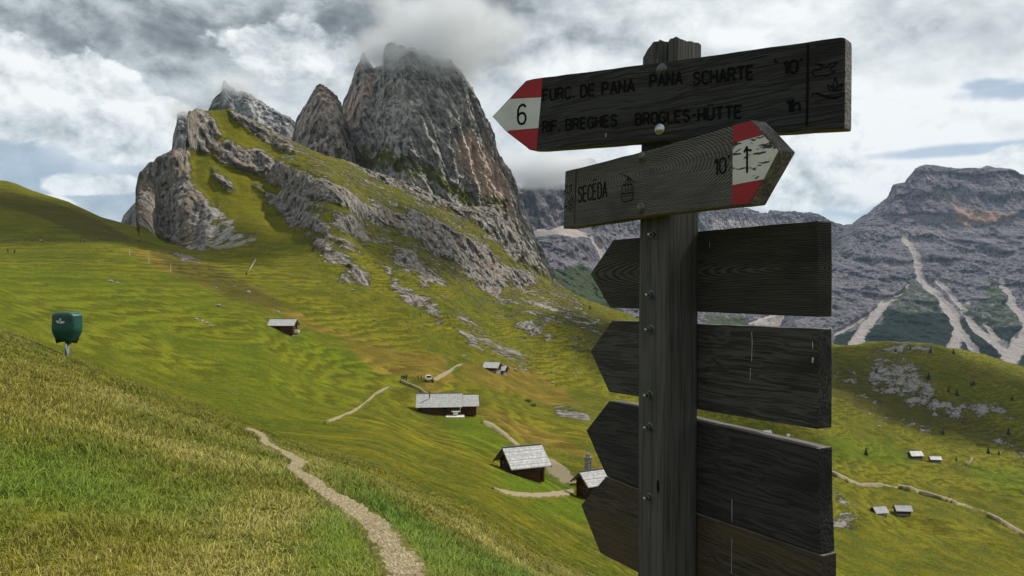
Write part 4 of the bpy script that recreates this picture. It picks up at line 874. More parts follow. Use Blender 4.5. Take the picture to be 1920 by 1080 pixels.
BIRD = [[(1522, 138), (1527, 131), (1536, 131), (1543, 127), (1537, 121), (1526, 119), (1542, 121), (1549, 127), (1556, 121), (1562, 118), (1571, 117), (1559, 126), (1556, 130), (1566, 134), (1561, 136), (1552, 142), (1540, 141), (1528, 143), (1522, 135)],
        [(1566, 170), (1562, 160), (1566, 145), (1571, 158), (1566, 170)], [(1564, 172), (1555, 168), (1551, 159), (1559, 162), (1564, 170)], [(1568, 172), (1577, 167), (1580, 156), (1573, 161), (1568, 169)],
        [(1521, 182), (1525, 175), (1533, 174), (1545, 179), (1556, 182), (1570, 182), (1580, 179)], [(1530, 176), (1543, 180), (1556, 185), (1572, 184)]]
B1.strokes('emblem', [pxl(B1, l) for l in BIRD], .0010)
B1.bolt(1241, 130, .0088, False); B1.bolt(1237, 242.5, .0082)
B1.strokes('white_streak', [pxl(B1, [(1137, 250), (1136, 257)])], .0012, M_DROP)
# board 2
B2 = Board('sign_board', 60, SS/2+.037+.004, [(1059.5, 321), (1240, 275), (1409, 225), (1463, 282), (1407, 383), (1240, 401), (1056, 429)], .037, M_W2, 'grey grained arrow board numbered 1 pointing right', 1204)
B2.patch('red_paint', [(1376.5, 235.5), (1408, 226.7), (1430.5, 252), (1374.5, 268)], M_RED2)
B2.patch('white_paint', [(1374.5, 269), (1431, 253), (1460, 282.5), (1432, 336), (1374, 347)], M_WHITE2)
B2.patch('red_paint', [(1374, 348), (1431, 337), (1405.5, 380.5), (1372.5, 384.5)], M_RED2)
B2.strokes('number', [pxl(B2, [(1396, 286), (1401.5, 275), (1401.5, 300), (1401.5, 324)]), pxl(B2, [(1403, 281), (1410, 282)])], .0021, y=-.0012)
B2.strokes('lettering', text_lines(B2, 'SECËDA', (1085, 379), (1138, 369.5), .0335)+text_lines(B2, "10'", (1341, 328), (1366, 322.5), .0275), .0019)
B2.strokes('divider_groove', [pxl(B2, [(1081, 317), (1079, 370), (1078, 421)])], .0011)
B2.strokes('emblem', [pxl(B2, l) for l in ([(1058, 360), (1062, 352), (1060, 346), (1067, 350), (1073, 345), (1070, 353), (1072, 359), (1064, 362), (1059, 358)], [(1072, 387), (1069, 378), (1072, 368), (1075, 378), (1072, 387)], [(1070, 387), (1067, 381), (1067, 375)],
           [(1057, 389), (1062, 386), (1069, 391), (1076, 389)], [(1060, 388), (1066, 393), (1073, 395)])], .0008)
B2.strokes('cable_car_symbol', [pxl(B2, l) for l in ([(1163, 325), (1177, 331), (1192, 343)], [(1178, 332), (1172, 346), (1174, 360)], [(1178, 332), (1184, 345), (1184, 359)], [(1178, 334), (1178, 360)], [(1167, 350), (1168, 347), (1185, 346), (1188, 349), (1187, 372), (1184, 376), (1169, 378), (1166, 376), (1167, 350)], [(1166, 363), (1187, 361)])], .0009)
B2.bolt(1204, 295, .0088, False); B2.bolt(1202, 390, .0092, False)
# boards on the far side of the post
def rear(name, th, outline, mat, label): return Board(name, th, -SS/2-.002, outline, .036, mat, label, 1210)
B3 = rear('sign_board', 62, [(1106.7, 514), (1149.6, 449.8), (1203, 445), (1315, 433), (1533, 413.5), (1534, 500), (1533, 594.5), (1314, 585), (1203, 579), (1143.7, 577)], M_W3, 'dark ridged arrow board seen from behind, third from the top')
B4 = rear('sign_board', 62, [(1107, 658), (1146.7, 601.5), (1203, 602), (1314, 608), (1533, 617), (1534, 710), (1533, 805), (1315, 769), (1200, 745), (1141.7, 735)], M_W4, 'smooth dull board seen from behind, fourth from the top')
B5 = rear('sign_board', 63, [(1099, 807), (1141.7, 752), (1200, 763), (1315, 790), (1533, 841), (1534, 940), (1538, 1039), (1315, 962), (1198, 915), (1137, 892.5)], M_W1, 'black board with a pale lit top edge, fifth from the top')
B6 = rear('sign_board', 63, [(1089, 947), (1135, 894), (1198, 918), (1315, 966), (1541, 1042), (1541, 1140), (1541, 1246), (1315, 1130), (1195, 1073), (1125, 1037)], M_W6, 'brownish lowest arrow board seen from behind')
B4.strokes('white_streak', [pxl(B4, [(1410, 622), (1411, 640), (1410, 678)]), pxl(B4, [(1408, 690), (1407, 712)]), pxl(B4, [(1524, 640), (1524.5, 655)])], .0007, M_DROP)
B4.strokes('white_dripping', [pxl(B4, [(1525, 670), (1524, 680)])], .0020, M_DROP)
B5.strokes('white_streak', [pxl(B5, [(1373, 937), (1373, 979)])], .0006, M_DROP); B6.strokes('white_streak', [pxl(B6, [(1373, 1010), (1372, 1075)])], .0005, M_DROP)
B3.strokes('white_streak', [pxl(B3, [(1331, 452), (1331, 465)])], .0006, M_DROP)
# threaded rods with nuts coming through the post
for px, py in ((1226, 440), (1222, 553), (1221, 618), (1219, 741), (1219, 801), (1219, 933)):
    z = (540-py)/F*1.565; th = theta(z); u, n = uv(th); c = post_centre(z); q = Vector((c.x, c.y, 0))+n*s2
    k = (px-960)/F; a = (k*q.y-q.x)/(u.x-k*u.y); p = q+u*a; p.z = (540-py)/F*p.y
    M = Matrix.Translation(p-Vector((PXC, PYC, base_z))) @ n.to_track_quat('Z', 'Y').to_matrix().to_4x4()
    m = MB(); m.lathe([(.0105, -.002), (.0105, .0012), (.0098, .0016)], 20, M); m.build('washer', M_STEELD, post, True)
    m = MB(); m.lathe([(.0068, .0015), (.0072, .0022), (.0072, .0072), (.0066, .0080)], 6, M @ Matrix.Rotation(random.random(), 4, 'Z')); nut = m.build('nut', M_STEELD, post)
    m = MB(); m.lathe([(.0034, .007), (.0034, .015), (.0028, .0162)], 10, M); m.build('threaded_rod', M_STEEL, post, True)

# ------------------------------------------------------------------ huts
def log_mat(t, b):
    P = coords(t); n = t.noise(t.scale(P, (1, 1, 6)), 1.2, 5, .6); f = t.noise(P, 9, 4, .7); _, _, z = t.sep(P)
    c = t.mix(t.smooth(n, .35, .65), (.050, .022, .012), (.125, .050, .022)); c = t.mix(t.math('MULTIPLY', f, .6), c, (.055, .040, .030))
    t.set(b.inputs['Base Color'], c); t.set(b.inputs['Normal'], t.bump(f, .5, .03))
M_LOG = material('brown_log_wall', log_mat, .9, .1)
def shingle_mat(t, b):
    P = coords(t, 'UV'); br = t.new('ShaderNodeTexBrick', i_Scale=1., offset=.5); br.inputs['Brick Width'].default_value = .15; br.inputs['Row Height'].default_value = .34; br.inputs['Mortar Size'].default_value = .02
    t.set(br.inputs['Vector'], P); br.inputs['Color1'].default_value = (.42, .42, .42, 1); br.inputs['Color2'].default_value = (.66, .66, .65, 1); br.inputs['Mortar'].default_value = (.20, .20, .20, 1); br.inputs['Bias'].default_value = .1
    n = t.noise(coords(t), 2.2, 6, .7); c = t.mix(t.math('MULTIPLY', t.smooth(n, .42, .7), .6), br.outputs[0], (.30, .30, .295))
    t.set(b.inputs['Base Color'], c); t.set(b.inputs['Normal'], t.bump(br.outputs['Fac'], .6, -.04))
M_SHING = material('silvery_wood_shingles', shingle_mat, .85, .2)
M_STONE = plain('rough_grey_stone', (.22, .215, .20), .5, 4, .95, .1, bump=.8); M_DARKW = plain('dark_wooden_boards', (.035, .022, .015), .4, 5, .9, .1)
M_GLASS = plain('dark_window_glass', (.012, .016, .02), .2, 3, .15, .5); M_PLASTER = plain('white_plaster', (.62, .61, .58), .15, 3, .9, .1); M_TRIM = plain('weathered_board_trim', (.13, .115, .095), .3, 6, .9, .1)  # trim material is the boards' own weathered grey brown
def roof_mesh(L, Wd, rise, ov, th, zt, x0=0., name='roof', parent=None, mat=None):
    vs, fs, uvs = [], [], []
    hw = Wd/2+ov; drop_ = rise*hw/(Wd/2); m = MB(); uvl = []
    for sgn in (-1, 1):
        # each pitch: courses of shingles stepped a little
        n_ = max(4, int(hw/.45)); 
        for i in range(n_):
            y0, y1 = hw*i/n_, hw*(i+1)/n_+ (.06 if i < n_-1 else 0)
            za, zb = zt-drop_*y0/hw, zt-drop_*y1/hw+.035
            xa, xb = x0-L/2-ov, x0+L/2+ov
            a = [(xa, sgn*y0, za), (xb, sgn*y0, za), (xb, sgn*y1, zb), (xa, sgn*y1, zb), (xa, sgn*y0, za-th), (xb, sgn*y0, za-th), (xb, sgn*y1, zb-th), (xa, sgn*y1, zb-th)]
            m.add(a, [(0, 1, 2, 3), (4, 7, 6, 5), (0, 4, 5, 1), (3, 2, 6, 7), (0, 3, 7, 4), (1, 5, 6, 2)])
            uvl += [(xa, y0), (xb, y0), (xb, y1), (xa, y1)]+[(0, 0)]*0
    o = m.build(name, mat or M_SHING, parent); me = o.data; uvm = me.uv_layers.new(name='UVMap')
    for poly in me.polygons:
        for li in poly.loop_indices: v = me.vertices[me.loops[li].vertex_index].co; uvm.data[li].uv = (v.x, abs(v.y)*1.05)
    return o
def hut(px, py, yaw, L, Wd, wall, rise, label, ov=.6, stone=.6, foot_drop=1.2, group='wooden huts on the alpine meadows', chimney=None, door=None, windows=(), detail=True, roofm=None, wallm=None, name='hut', sec=None, kind='hut', shift=(0, 0)):
    p = hit(px, py); e = empty(name, p, R(yaw), label, kind, group); e.location.x += shift[0]; e.location.y += shift[1]
    wm = wallm or M_LOG; m = MB()
    # foundation
    MB().box((0, 0, -foot_drop/2+stone/2), (L-.3, Wd-.3, foot_drop+stone)).build('foundation', M_STONE, e); st0 = stone; s0_ = max(stone, 0.)
    n_ = max(3, int((wall-stone)/.24)); hgt = (wall-stone)/n_
    for i in range(n_):
        z = stone+hgt*(i+.5); ex = .22 if detail else 0
        for s_ in (-1, 1):
            m.box((0, s_*(Wd/2-.09), z), (L+ex*2, .20, hgt*.94), bev=.05 if detail else 0)
            m.box((s_*(L/2-.09), 0, z+hgt*.03), (.20, Wd+ex*2*.98, hgt*.88), bev=.05 if detail else 0)
    # gables of boards
    for s_ in (-1, 1):
        x = s_*(L/2-.06); m.add([(x-.05, -Wd/2, wall), (x-.05, Wd/2, wall), (x-.05, 0, wall+rise), (x+.05, -Wd/2, wall), (x+.05, Wd/2, wall), (x+.05, 0, wall+rise)], [(0, 1, 2), (3, 5, 4), (0, 3, 4, 1), (1, 4, 5, 2), (2, 5, 3, 0)])
    w_ = m.build('wall', wm, e)
    rf = roof_mesh(L, Wd, rise, ov, .10, wall+rise+.16, parent=e, mat=roofm)
    for s_ in (-1, 1):
        tr = MB(); hw = Wd/2+ov; dr = rise*hw/(Wd/2); zt = wall+rise+.05
        for q in (-1, 1): tr.tube((s_*(L/2+ov-.03), 0, zt-.03), (s_*(L/2+ov-.03), q*hw, zt-dr), .10, n=4)
        tr.build('barge_board', M_TRIM, rf)
    MB().box((0, 0, wall+rise+.20), (L+2*ov+.02, .26, .09)).build('ridge_cap', M_TRIM, rf)
    if door:
        x, side = door
        if side == 'front': d_ = MB().box((x, -Wd/2-.03, s0_+.9), (.95, .08, 1.75)).build('door', M_DARKW, e); MB().box((x+.35, -Wd/2-.09, s0_+.9), (.05, .06, .14)).build('handle', M_STEELD, d_)
        else: d_ = MB().box((-L/2-.03, x, s0_+.9), (.08, .95, 1.75)).build('door', M_DARKW, e); MB().box((-L/2-.09, x+.35, s0_+.9), (.06, .05, .14)).build('handle', M_STEELD, d_)
    for (x, side) in windows:
        z = s0_+1.05
        if side == 'front': f_ = MB().box((x, -Wd/2-.03, z), (.72, .08, .62)).build('window', M_TRIM, e); MB().box((x, -Wd/2-.075, z), (.54, .03, .44)).build('pane', M_GLASS, f_)
        else: f_ = MB().box((-L/2-.03, x, z), (.08, .72, .62)).build('window', M_TRIM, e); MB().box((-L/2-.075, x, z), (.03, .54, .44)).build('pane', M_GLASS, f_)
    if chimney:
        cx, cy, cr, ch = chimney; zc = wall+rise*(1-abs(cy)/(Wd/2)); m = MB().box((cx, cy, zc+ch/2-.2), (cr*1.5, cr*1.5, ch), bev=.03); m.box((cx, cy, zc+ch-.12), (cr*1.9, cr*1.9, .08)); m.lathe([(cr*.62, 0), (cr*.62, .35), (cr*.3, .5)], 10, Matrix.Translation((cx, cy, zc+ch-.1))); m.build('chimney', M_STONE, rf)
    return e
def s_of(px, py): return hit(px, py).y/F
k = s_of(985, 902)
hut(979, 894, 24, 62*k, 68*k, 29*k, 25*k, 'shingle roofed log hut on the green knoll by the gravel loop', ov=.75, stone=-.7, foot_drop=2.6, door=(-.6, 'gable'), windows=((1.4, 'gable'), (1.3, 'front')), shift=(0, 1.5))
k = s_of(1080, 945)
hut(1108, 938, 30, 60*k, 44*k, 40*k, 17*k, 'log hut with a stone chimney half hidden behind the lowest board', ov=.62, stone=-.8, foot_drop=2.2, chimney=(-14*k, 6*k, .42, 2.0), windows=((-.3, 'gable'),), shift=(.6, 1.2))
k = s_of(830, 783)
h2 = hut(826, 779, 5, 76*k, 40*k, 20*k, 18*k, 'long dark hut with a double silver roof in the hollow', ov=.75, stone=-1.2, foot_drop=2.6, door=(1.5, 'front'), windows=((-2.4, 'front'), (3.6, 'front')), shift=(-.6, 3.0))
rf2 = roof_mesh(3.6, 34*k, 15*k, .55, .10, 35*k, x0=38*k+2.3, parent=h2, name='annex_roof'); MB().box((38*k+2.3, 1.0, 7*k), (3.6, 30*k, 22*k), bev=.05).build('annex_wall', M_LOG, h2)
MB().tube((-2.2, -1.2, 32*k), (-2.2, -1.2, 32*k+1.5), .13).build('stove_pipe', M_STEELD, h2)
p_ = MB().box((38*k-.9, -21*k-1.1, -.15), (4.2, 3.4, .3)).box((38*k-2.7, -21*k-2.3, -.9), (.2, .2, 1.6)).box((38*k+1., -21*k-2.3, -.9), (.2, .2, 1.6)).build('terrace', M_PLASTER, h2)
MB().box((38*k-.8, -21*k-.9, .95), (1.9, 1.0, .10), bev=.02).box((38*k-.8, -21*k-.9, .55), (1.1, .6, .8)).build('bench_table', M_PLASTER, p_)
k = s_of(530, 622)
h1 = hut(529, 621, -3, 42*k, 26*k, 13*k, 9*k, 'small lone hut with a pale roof high on the left meadow', ov=.8, stone=-1.2, foot_drop=1.6, door=(-1., 'front'), shift=(0, 1.5))
MB().box((21*k+1.3, -13*k+.6, .0), (1.3, .8, .9), bev=.1).build('water_trough', M_PLASTER, h1)
k = s_of(925, 694)
hut(924, 696, -18, 24*k, 26*k, 9*k, 8*k, 'left of two small grey roofed huts below the rocky slope', ov=.7, detail=False)
hut(941, 700, -22, 16*k, 20*k, 8*k, 7*k, 'right of two small grey roofed huts below the rocky slope', ov=.7, detail=False)
M_PALEROOF = plain('pale_metal_roof', (.58, .58, .57), .25, 1.2, .6, .3)
k = s_of(1716, 864)
hut(1716, 861, 4, 21*k, 14*k, 9*k, 6.5*k, 'upper hut with white base below the scree on the far meadow', ov=.6, detail=False, stone=1.0, roofm=M_PALEROOF)
hut(1753, 866, -6, 18*k, 11*k, 6*k, 4.5*k, 'low pale roofed hut just right of the upper white based one', ov=.5, detail=False, roofm=M_PALEROOF)
k = s_of(1690, 966)
hut(1692, 964, -4, 25*k, 16*k, 10*k, 7*k, 'dark red walled hut with grey roof on the lower right meadow', ov=.6, detail=False)
hut(1648, 963, 12, 22*k, 17*k, 5*k, 8*k, 'low grey roofed barn beside the dark red hut', ov=.5, detail=False)
k = s_of(1438, 815)
hut(1438, 817, 0, 13*k, 9*k, 6*k, 4*k, 'white roofed hut peeping over the lit edge of the fifth board', ov=.4, detail=False, roofm=M_PLASTER, wallm=M_PLASTER)
hut(1477, 824, 20, 5*k, 5*k, 8*k, 2*k, 'tiny white cabin right of the peeping white roof', ov=.2, detail=False, roofm=M_PLASTER, wallm=M_PLASTER)

# ------------------------------------------------------------------ covered machine on its pole
M_GREEN = plain('dark_green_tarpaulin', (.003, .052, .040), .25, 9, .42, .5, bump=.3)
pc = hit(125, 661); pc = Vector((pc.x, 17.5, 0)); pc.x = (126-960)/F*17.5; pc.z = gz(pc.x, pc.y); k = 17.5/F
ce = empty('covered_box', pc, R(-14), 'dark green tarpaulin cover on a grey metal pole on the left slope', 'covered box')
topz = (540-588)/F*17.5-pc.z; botz = (540-640)/F*17.5-pc.z
bm = bmesh.new(); nz, na = 12, 32; rows = []
for i in range(nz+1):
    q = i/nz; z = botz+(topz-botz)*q; w = (.40+.16*sstep(np.array(q), 0, .45)-.03*q)*46*k; dpt = w*.62; r_ = []
    for j in range(na):
        a = 2*math.pi*j/na; ca, sa = math.cos(a), math.sin(a); ex = .42
        x = math.copysign(abs(ca)**ex, ca)*w; y = math.copysign(abs(sa)**ex, sa)*dpt; fold = 1+.035*math.sin(a*5+q*3)*(1-q)+.02*math.sin(a*11+1)*(1-q)
        zz_ = z+(.05*math.sin(a*3+.6) if i == 0 else 0); r_.append(bm.verts.new((x*fold, y*fold, zz_-(.035*(abs(ca)**3) if i == nz else 0))))
    rows.append(r_)
rows.append([bm.verts.new((v.co.x*.8, v.co.y*.8, v.co.z+.035)) for v in rows[-1]])
for a, b_ in zip(rows[:-1], rows[1:]):
    for j in range(na): bm.faces.new((a[j], a[(j+1) % na], b_[(j+1) % na], b_[j]))
bm.faces.new(rows[-1]); bm.faces.new(rows[0][::-1]); me = bpy.data.meshes.new('cover'); bm.to_mesh(me); bm.free(); me.materials.append(M_GREEN)
me.polygons.foreach_set('use_smooth', [True]*len(me.polygons)); cv = bpy.data.objects.new('cover', me); C.objects.link(cv); cv.parent = ce
MB().tube((0, 0, -.5), (0, 0, botz+.2), .048, n=14).build('pole', M_STEEL, ce, True)
w = 46*k*.5; yy_ = -w*.67*1.03-.004
lg = MB()
for (x0, x1, z0, z1) in ((-.38, -.12, .0, -.03), (-.30, -.05, -.035, -.055), (.02, .40, -.01, -.04), (-.06, .06, .055, .0), (.0, .30, -.04, -.06)):
    lg.box(((x0+x1)/2*w, yy_, topz-.155+(z0+z1)/2), ((x1-x0)*w, .012, abs(z1-z0)))
lg.build('logo', M_PLASTER, cv)

# ------------------------------------------------------------------ hikers
def body_mesh(step, arm, seed):
    me = bpy.data.meshes.new('person'); bm = bmesh.new(); rnd = random.Random(seed)
    J = {'pel': (0, 0, .95), 'sp': (0, .02, 1.2), 'ch': (0, .0, 1.40), 'nk': (0, -.01, 1.52), 'hd': (0, -.03, 1.62), 'tp': (0, -.02, 1.73)}
    R_ = {'pel': .15, 'sp': .135, 'ch': .16, 'nk': .062, 'hd': .095, 'tp': .075}; E = [('pel', 'sp'), ('sp', 'ch'), ('ch', 'nk'), ('nk', 'hd'), ('hd', 'tp')]
    for s_, S in ((-1, 'l'), (1, 'r')):
        f = step*s_
        J.update({S+'h': (.10*s_, 0, .90), S+'k': (.11*s_, -f*.22, .50), S+'a': (.11*s_, -f*.22+abs(f)*.06*(1+s_), .09), S+'t': (.12*s_, -f*.22-.16, .04), S+'s': (.19*s_, 0, 1.42), S+'e': (.25*s_, f*arm*.15, 1.15), S+'w': (.24*s_, f*arm*.25-.08, .92), S+'f': (.235*s_, f*arm*.27-.12, .84)})
        R_.update({S+'h': .105, S+'k': .068, S+'a': .046, S+'t': .036, S+'s': .068, S+'e': .048, S+'w': .034, S+'f': .030})
        E += [('pel', S+'h'), (S+'h', S+'k'), (S+'k', S+'a'), (S+'a', S+'t'), ('ch', S+'s'), (S+'s', S+'e'), (S+'e', S+'w'), (S+'w', S+'f')]
    V_ = {k_: bm.verts.new(v) for k_, v in J.items()}
    for a, b_ in E: bm.edges.new((V_[a], V_[b_]))
    bm.verts.index_update(); order = list(J); bm.to_mesh(me); bm.free()
    o = bpy.data.objects.new('tmp', me); C.objects.link(o); sk = o.modifiers.new('s', 'SKIN')
    for k_, v in zip(order, me.skin_vertices[0].data): v.radius = (R_[k_], R_[k_]*(.78 if k_ in ('pel', 'sp', 'ch') else 1)); v.use_root = (k_ == 'pel')
    o.modifiers.new('d', 'SUBSURF').levels = 1; dg = bpy.context.evaluated_depsgraph_get(); m2 = bpy.data.meshes.new_from_object(o.evaluated_get(dg)); bpy.data.objects.remove(o)
    m2.polygons.foreach_set('use_smooth', [True]*len(m2.polygons)); return m2
def cloth(name, top, leg):
    def f(t, b):
        _, _, z = t.sep(coords(t)); n = t.noise(coords(t), 14, 3, .6)
        c = t.mix(t.math('GREATER_THAN', z, .93), leg, top); c = t.mix(t.math('GREATER_THAN', z, 1.50), c, (.32, .17, .11)); c = t.mix(t.math('GREATER_THAN', z, 1.66), c, (.03, .02, .015)); c = t.mix(t.math('LESS_THAN', z, .10), c, (.03, .025, .02))
        t.set(b.inputs['Base Color'], t.mix(t.math('MULTIPLY', n, .3), c, (.02, .02, .02)))
    return material(name, f, .9, .1)
BM = [body_mesh(1., 1., 1), body_mesh(.25, .3, 2), body_mesh(-1.1, 1., 3)]; pack_me = MB().box((0, .20, 1.24), (.30, .20, .46), bev=.06)
PEOPLE = [(15, 475, 'blue', (.02, .04, .10), (.015, .015, .02), 'person in dark clothes walking at the left edge of the meadow', 10, 1),
 (27, 476, 'black', (.02, .02, .022), (.02, .02, .025), 'person in black following just behind the leftmost walker', 9, 1),
 (60, 455, 'navy', (.03, .05, .09), (.02, .02, .02), 'person in navy on the fenced path above the left meadow', 6, 0), (76, 455, 'white', (.65, .65, .62), (.06, .06, .08), 'person in a white top on the fenced path', 7, 0), (81, 455, 'grey', (.30, .30, .30), (.03, .03, .04), 'person in grey beside the one in the white top', 7, 0),
 (152, 455, 'darkred', (.03, .02, .02), (.02, .02, .02), 'person in dark red near the bend of the fenced path', 7, 0), (158, 456, 'dark', (.02, .03, .05), (.02, .02, .02), 'person in dark blue just right of the dark red one', 7, 0), (181, 454, 'tan', (.30, .26, .20), (.05, .04, .04), 'person in tan alone along the fenced path', 5, 0),
 (260, 455, 'dark2', (.03, .03, .04), (.02, .02, .02), 'person in a dark jacket at the path end by the ridge', 6, 0), (266, 455, 'ochre', (.25, .16, .07), (.04, .04, .05), 'person in ochre between two others at the path end', 6, 0), (272, 455, 'slate', (.10, .11, .13), (.04, .04, .05), 'person in slate grey last of three at the path end', 6, 0),
 (754, 715, 'greenj', (.03, .10, .06), (.02, .025, .03), 'person in a green jacket above the long hut', 13, 1), (758, 715, 'blackj', (.012, .014, .018), (.012, .012, .016), 'person in all black among the trio above the long hut', 14, 1), (762, 714, 'tealj', (.02, .05, .05), (.015, .02, .02), 'person in dark teal rightmost of the trio above the long hut', 13, 1),
 (784, 713, 'redj', (.16, .04, .02), (.03, .03, .03), 'person in rusty red by the brown field', 7, 0), (790, 713, 'brownj', (.10, .05, .03), (.03, .03, .03), 'person in brown next to the small white vehicle', 8, 0)]
for i, (px, py, nm, a, b_, lb, hp, pk) in enumerate(PEOPLE):
    p = hit(px, py); me = BM[i % 3].copy(); me.materials.clear(); me.materials.append(cloth(nm+'_clothes', a, b_))
    o = bpy.data.objects.new('person', me); C.objects.link(o); p.z = gz(p.x, p.y); o.location = p; o.rotation_euler = (0, 0, random.uniform(-2.2, 2.2))
    h_ = np.clip(hp*p.y/F/1.75, .9, 1.15); o.scale = (h_,)*3
    tag(o, lb, 'person', 'hikers on the alpine meadow')
    if pk: pack_me.build('backpack', plain(nm+'_pack', tuple(min(.5, x*2+.02) for x in b_), .3, 9), o)

# ------------------------------------------------------------------ small white vehicle on the track
p = hit(803, 716); p.z = gz(p.x, p.y)+.15; ve = empty('utility_vehicle', p, R(15), 'small white utility vehicle parked on the track above the long hut', 'vehicle')
M_CAR = plain('white_vehicle_paint', (.70, .72, .74), .08, 3, .35, .5); M_RED3 = plain('red_bumper_paint', (.35, .03, .03), .2, 3, .5, .4); M_TYRE = plain('black_rubber', (.015, .015, .015), .3, 9, .9, .1)
bd = MB().box((0, 0, .75), (1.45, 2.9, .60), bev=.10).box((0, -.35, 1.75), (1.35, 1.5, .12), bev=.04)
for x in (-.62, .62):
    for y in (-1.0, .3): bd.tube((x, y, 1.0), (x*.95, y*.9, 1.75), .04)
bd.build('body', M_CAR, ve); MB().box((0, 1.0, 1.15), (1.4, .9, .35), bev=.05).build('cargo_bed', M_CAR, ve); MB().box((0, -.98, 1.36), (1.18, .04, .56)).build('windscreen', M_GLASS, ve); MB().box((.2, -1.50, .55), (1.2, .14, .2), bev=.04).build('bumper', M_RED3, ve)
for x in (-.45, .45): MB().lathe([(.10, 0), (.10, .04), (.05, .06)], 12, Matrix.Translation((x, -1.45, .85)) @ Matrix.Rotation(R(90), 4, 'X')).build('headlight', M_STEEL, ve)
for x in (-.68, .68):
    for y in (-.95, .95):
        Mx = Matrix.Translation((x, y, .32)) @ Matrix.Rotation(R(90), 4, 'Y'); wh = MB().lathe([(.20, -.10), (.32, -.10), (.34, -.05), (.34, .05), (.32, .10), (.20, .10)], 18, Mx).build('wheel', M_TYRE, ve, True); MB().lathe([(.19, -.105), (.19, .105)], 12, Mx).build('rim', M_STEELD, wh)

# ------------------------------------------------------------------ fence along the upper path, marker stakes, boulders, bushes, conifers
fe = None; pts_f = [(-55, 452), (0, 453), (40, 453), (90, 453), (150, 453.5), (178, 449), (200, 450), (225, 452), (250, 455)]
xs_ = np.linspace(-55, 250, 62); fpts = []
for x in xs_:
    y = np.interp(x, *zip(*pts_f)); q = hit(x, y); q.z = gz(q.x, q.y); fpts.append(q)
fe = empty('fence', fpts[0], 0, 'low wooden rail fence along the high path on the left meadow', 'fence'); o0 = fpts[0]; rl = MB()
for a, b_ in zip(fpts[:-1], fpts[1:]):
    for h_ in (.55, 1.0): rl.tube(a-o0+Vector((0, 0, h_)), b_-o0+Vector((0, 0, h_)), .06, n=5)
rl.build('rail', M_TRIM, fe); pm_ = MB().tube((0, 0, -.3), (0, 0, 1.25), .085, n=6).build('post', M_TRIM, fe); pm_.location = (0, 0, 0)
for q in fpts[1:]: c_ = pm_.copy(); C.objects.link(c_); c_.parent = fe; c_.location = q-o0
M_STAKE = plain('pale_stake', (.5, .47, .38), .2, 5); st = None
for px, py, lb in ((243, 480, 'pale marker stake nearest the fence end on the dark heath'), (279, 493, 'pale marker stake in the middle of the line of three'), (320, 509, 'lowest pale marker stake on the dark heath')):
    q = hit(px, py); q.z = gz(q.x, q.y)
    if st is None: st = MB().tube((0, 0, -.3), (0, 0, 3.), .16, .12, n=7).lathe([(.12, 3.), (.10, 3.08), (.02, 3.12)], 7).build('marker_stake', M_STAKE); c_ = st
    else: c_ = st.copy(); C.objects.link(c_)
    c_.location = q; tag(c_, lb, 'stake', 'marker stakes on the heath')

def boulder_mesh(seed):
    bm = bmesh.new(); bmesh.ops.create_icosphere(bm, subdivisions=4, radius=1.); rnd = np.random.default_rng(seed)
    P_ = np.array([v.co[:] for v in bm.verts])+seed*3.1
    d_ = .35*fbm(P_[:, 0], P_[:, 1], P_[:, 2], 2)+.22*fbm(P_[:, 0]*2.4, P_[:, 1]*2.4, P_[:, 2]*2.4, 4, True)
    pl = rnd.normal(size=(9, 3)); pl /= np.linalg.norm(pl, axis=1)[:, None]
    for v, q in zip(bm.verts, d_):
        c = np.array(v.co[:]); 
        for n_ in pl: 
            ex = c@n_-.72
            if ex > 0: c = c-n_*ex*.85
        v.co = Vector(c*(1+q)); v.co.z *= .72
    me = bpy.data.meshes.new('boulder'); bm.to_mesh(me); bm.free(); return me
def bould(t, b):
    P = coords(t); n = t.noise(P, 1.4, 7, .65); f = t.noise(P, 7, 5, .7)
    c = t.ramp(n, [(.3, (.10, .10, .095)), (.5, (.27, .26, .24)), (.7, (.42, .40, .37))]); c = t.mix(t.math('MULTIPLY', t.smooth(f, .55, .7), .5), c, (.10, .11, .05))
    t.set(b.inputs['Base Color'], c); t.set(b.inputs['Normal'], t.bump(t.math('ADD', n, t.math('MULTIPLY', f, .4)), .8, .25))
M_BOULD = material('lichened_limestone', bould, .95, .1); BO = [boulder_mesh(i+1) for i in range(4)]
for m_ in BO: m_.materials.append(M_BOULD)
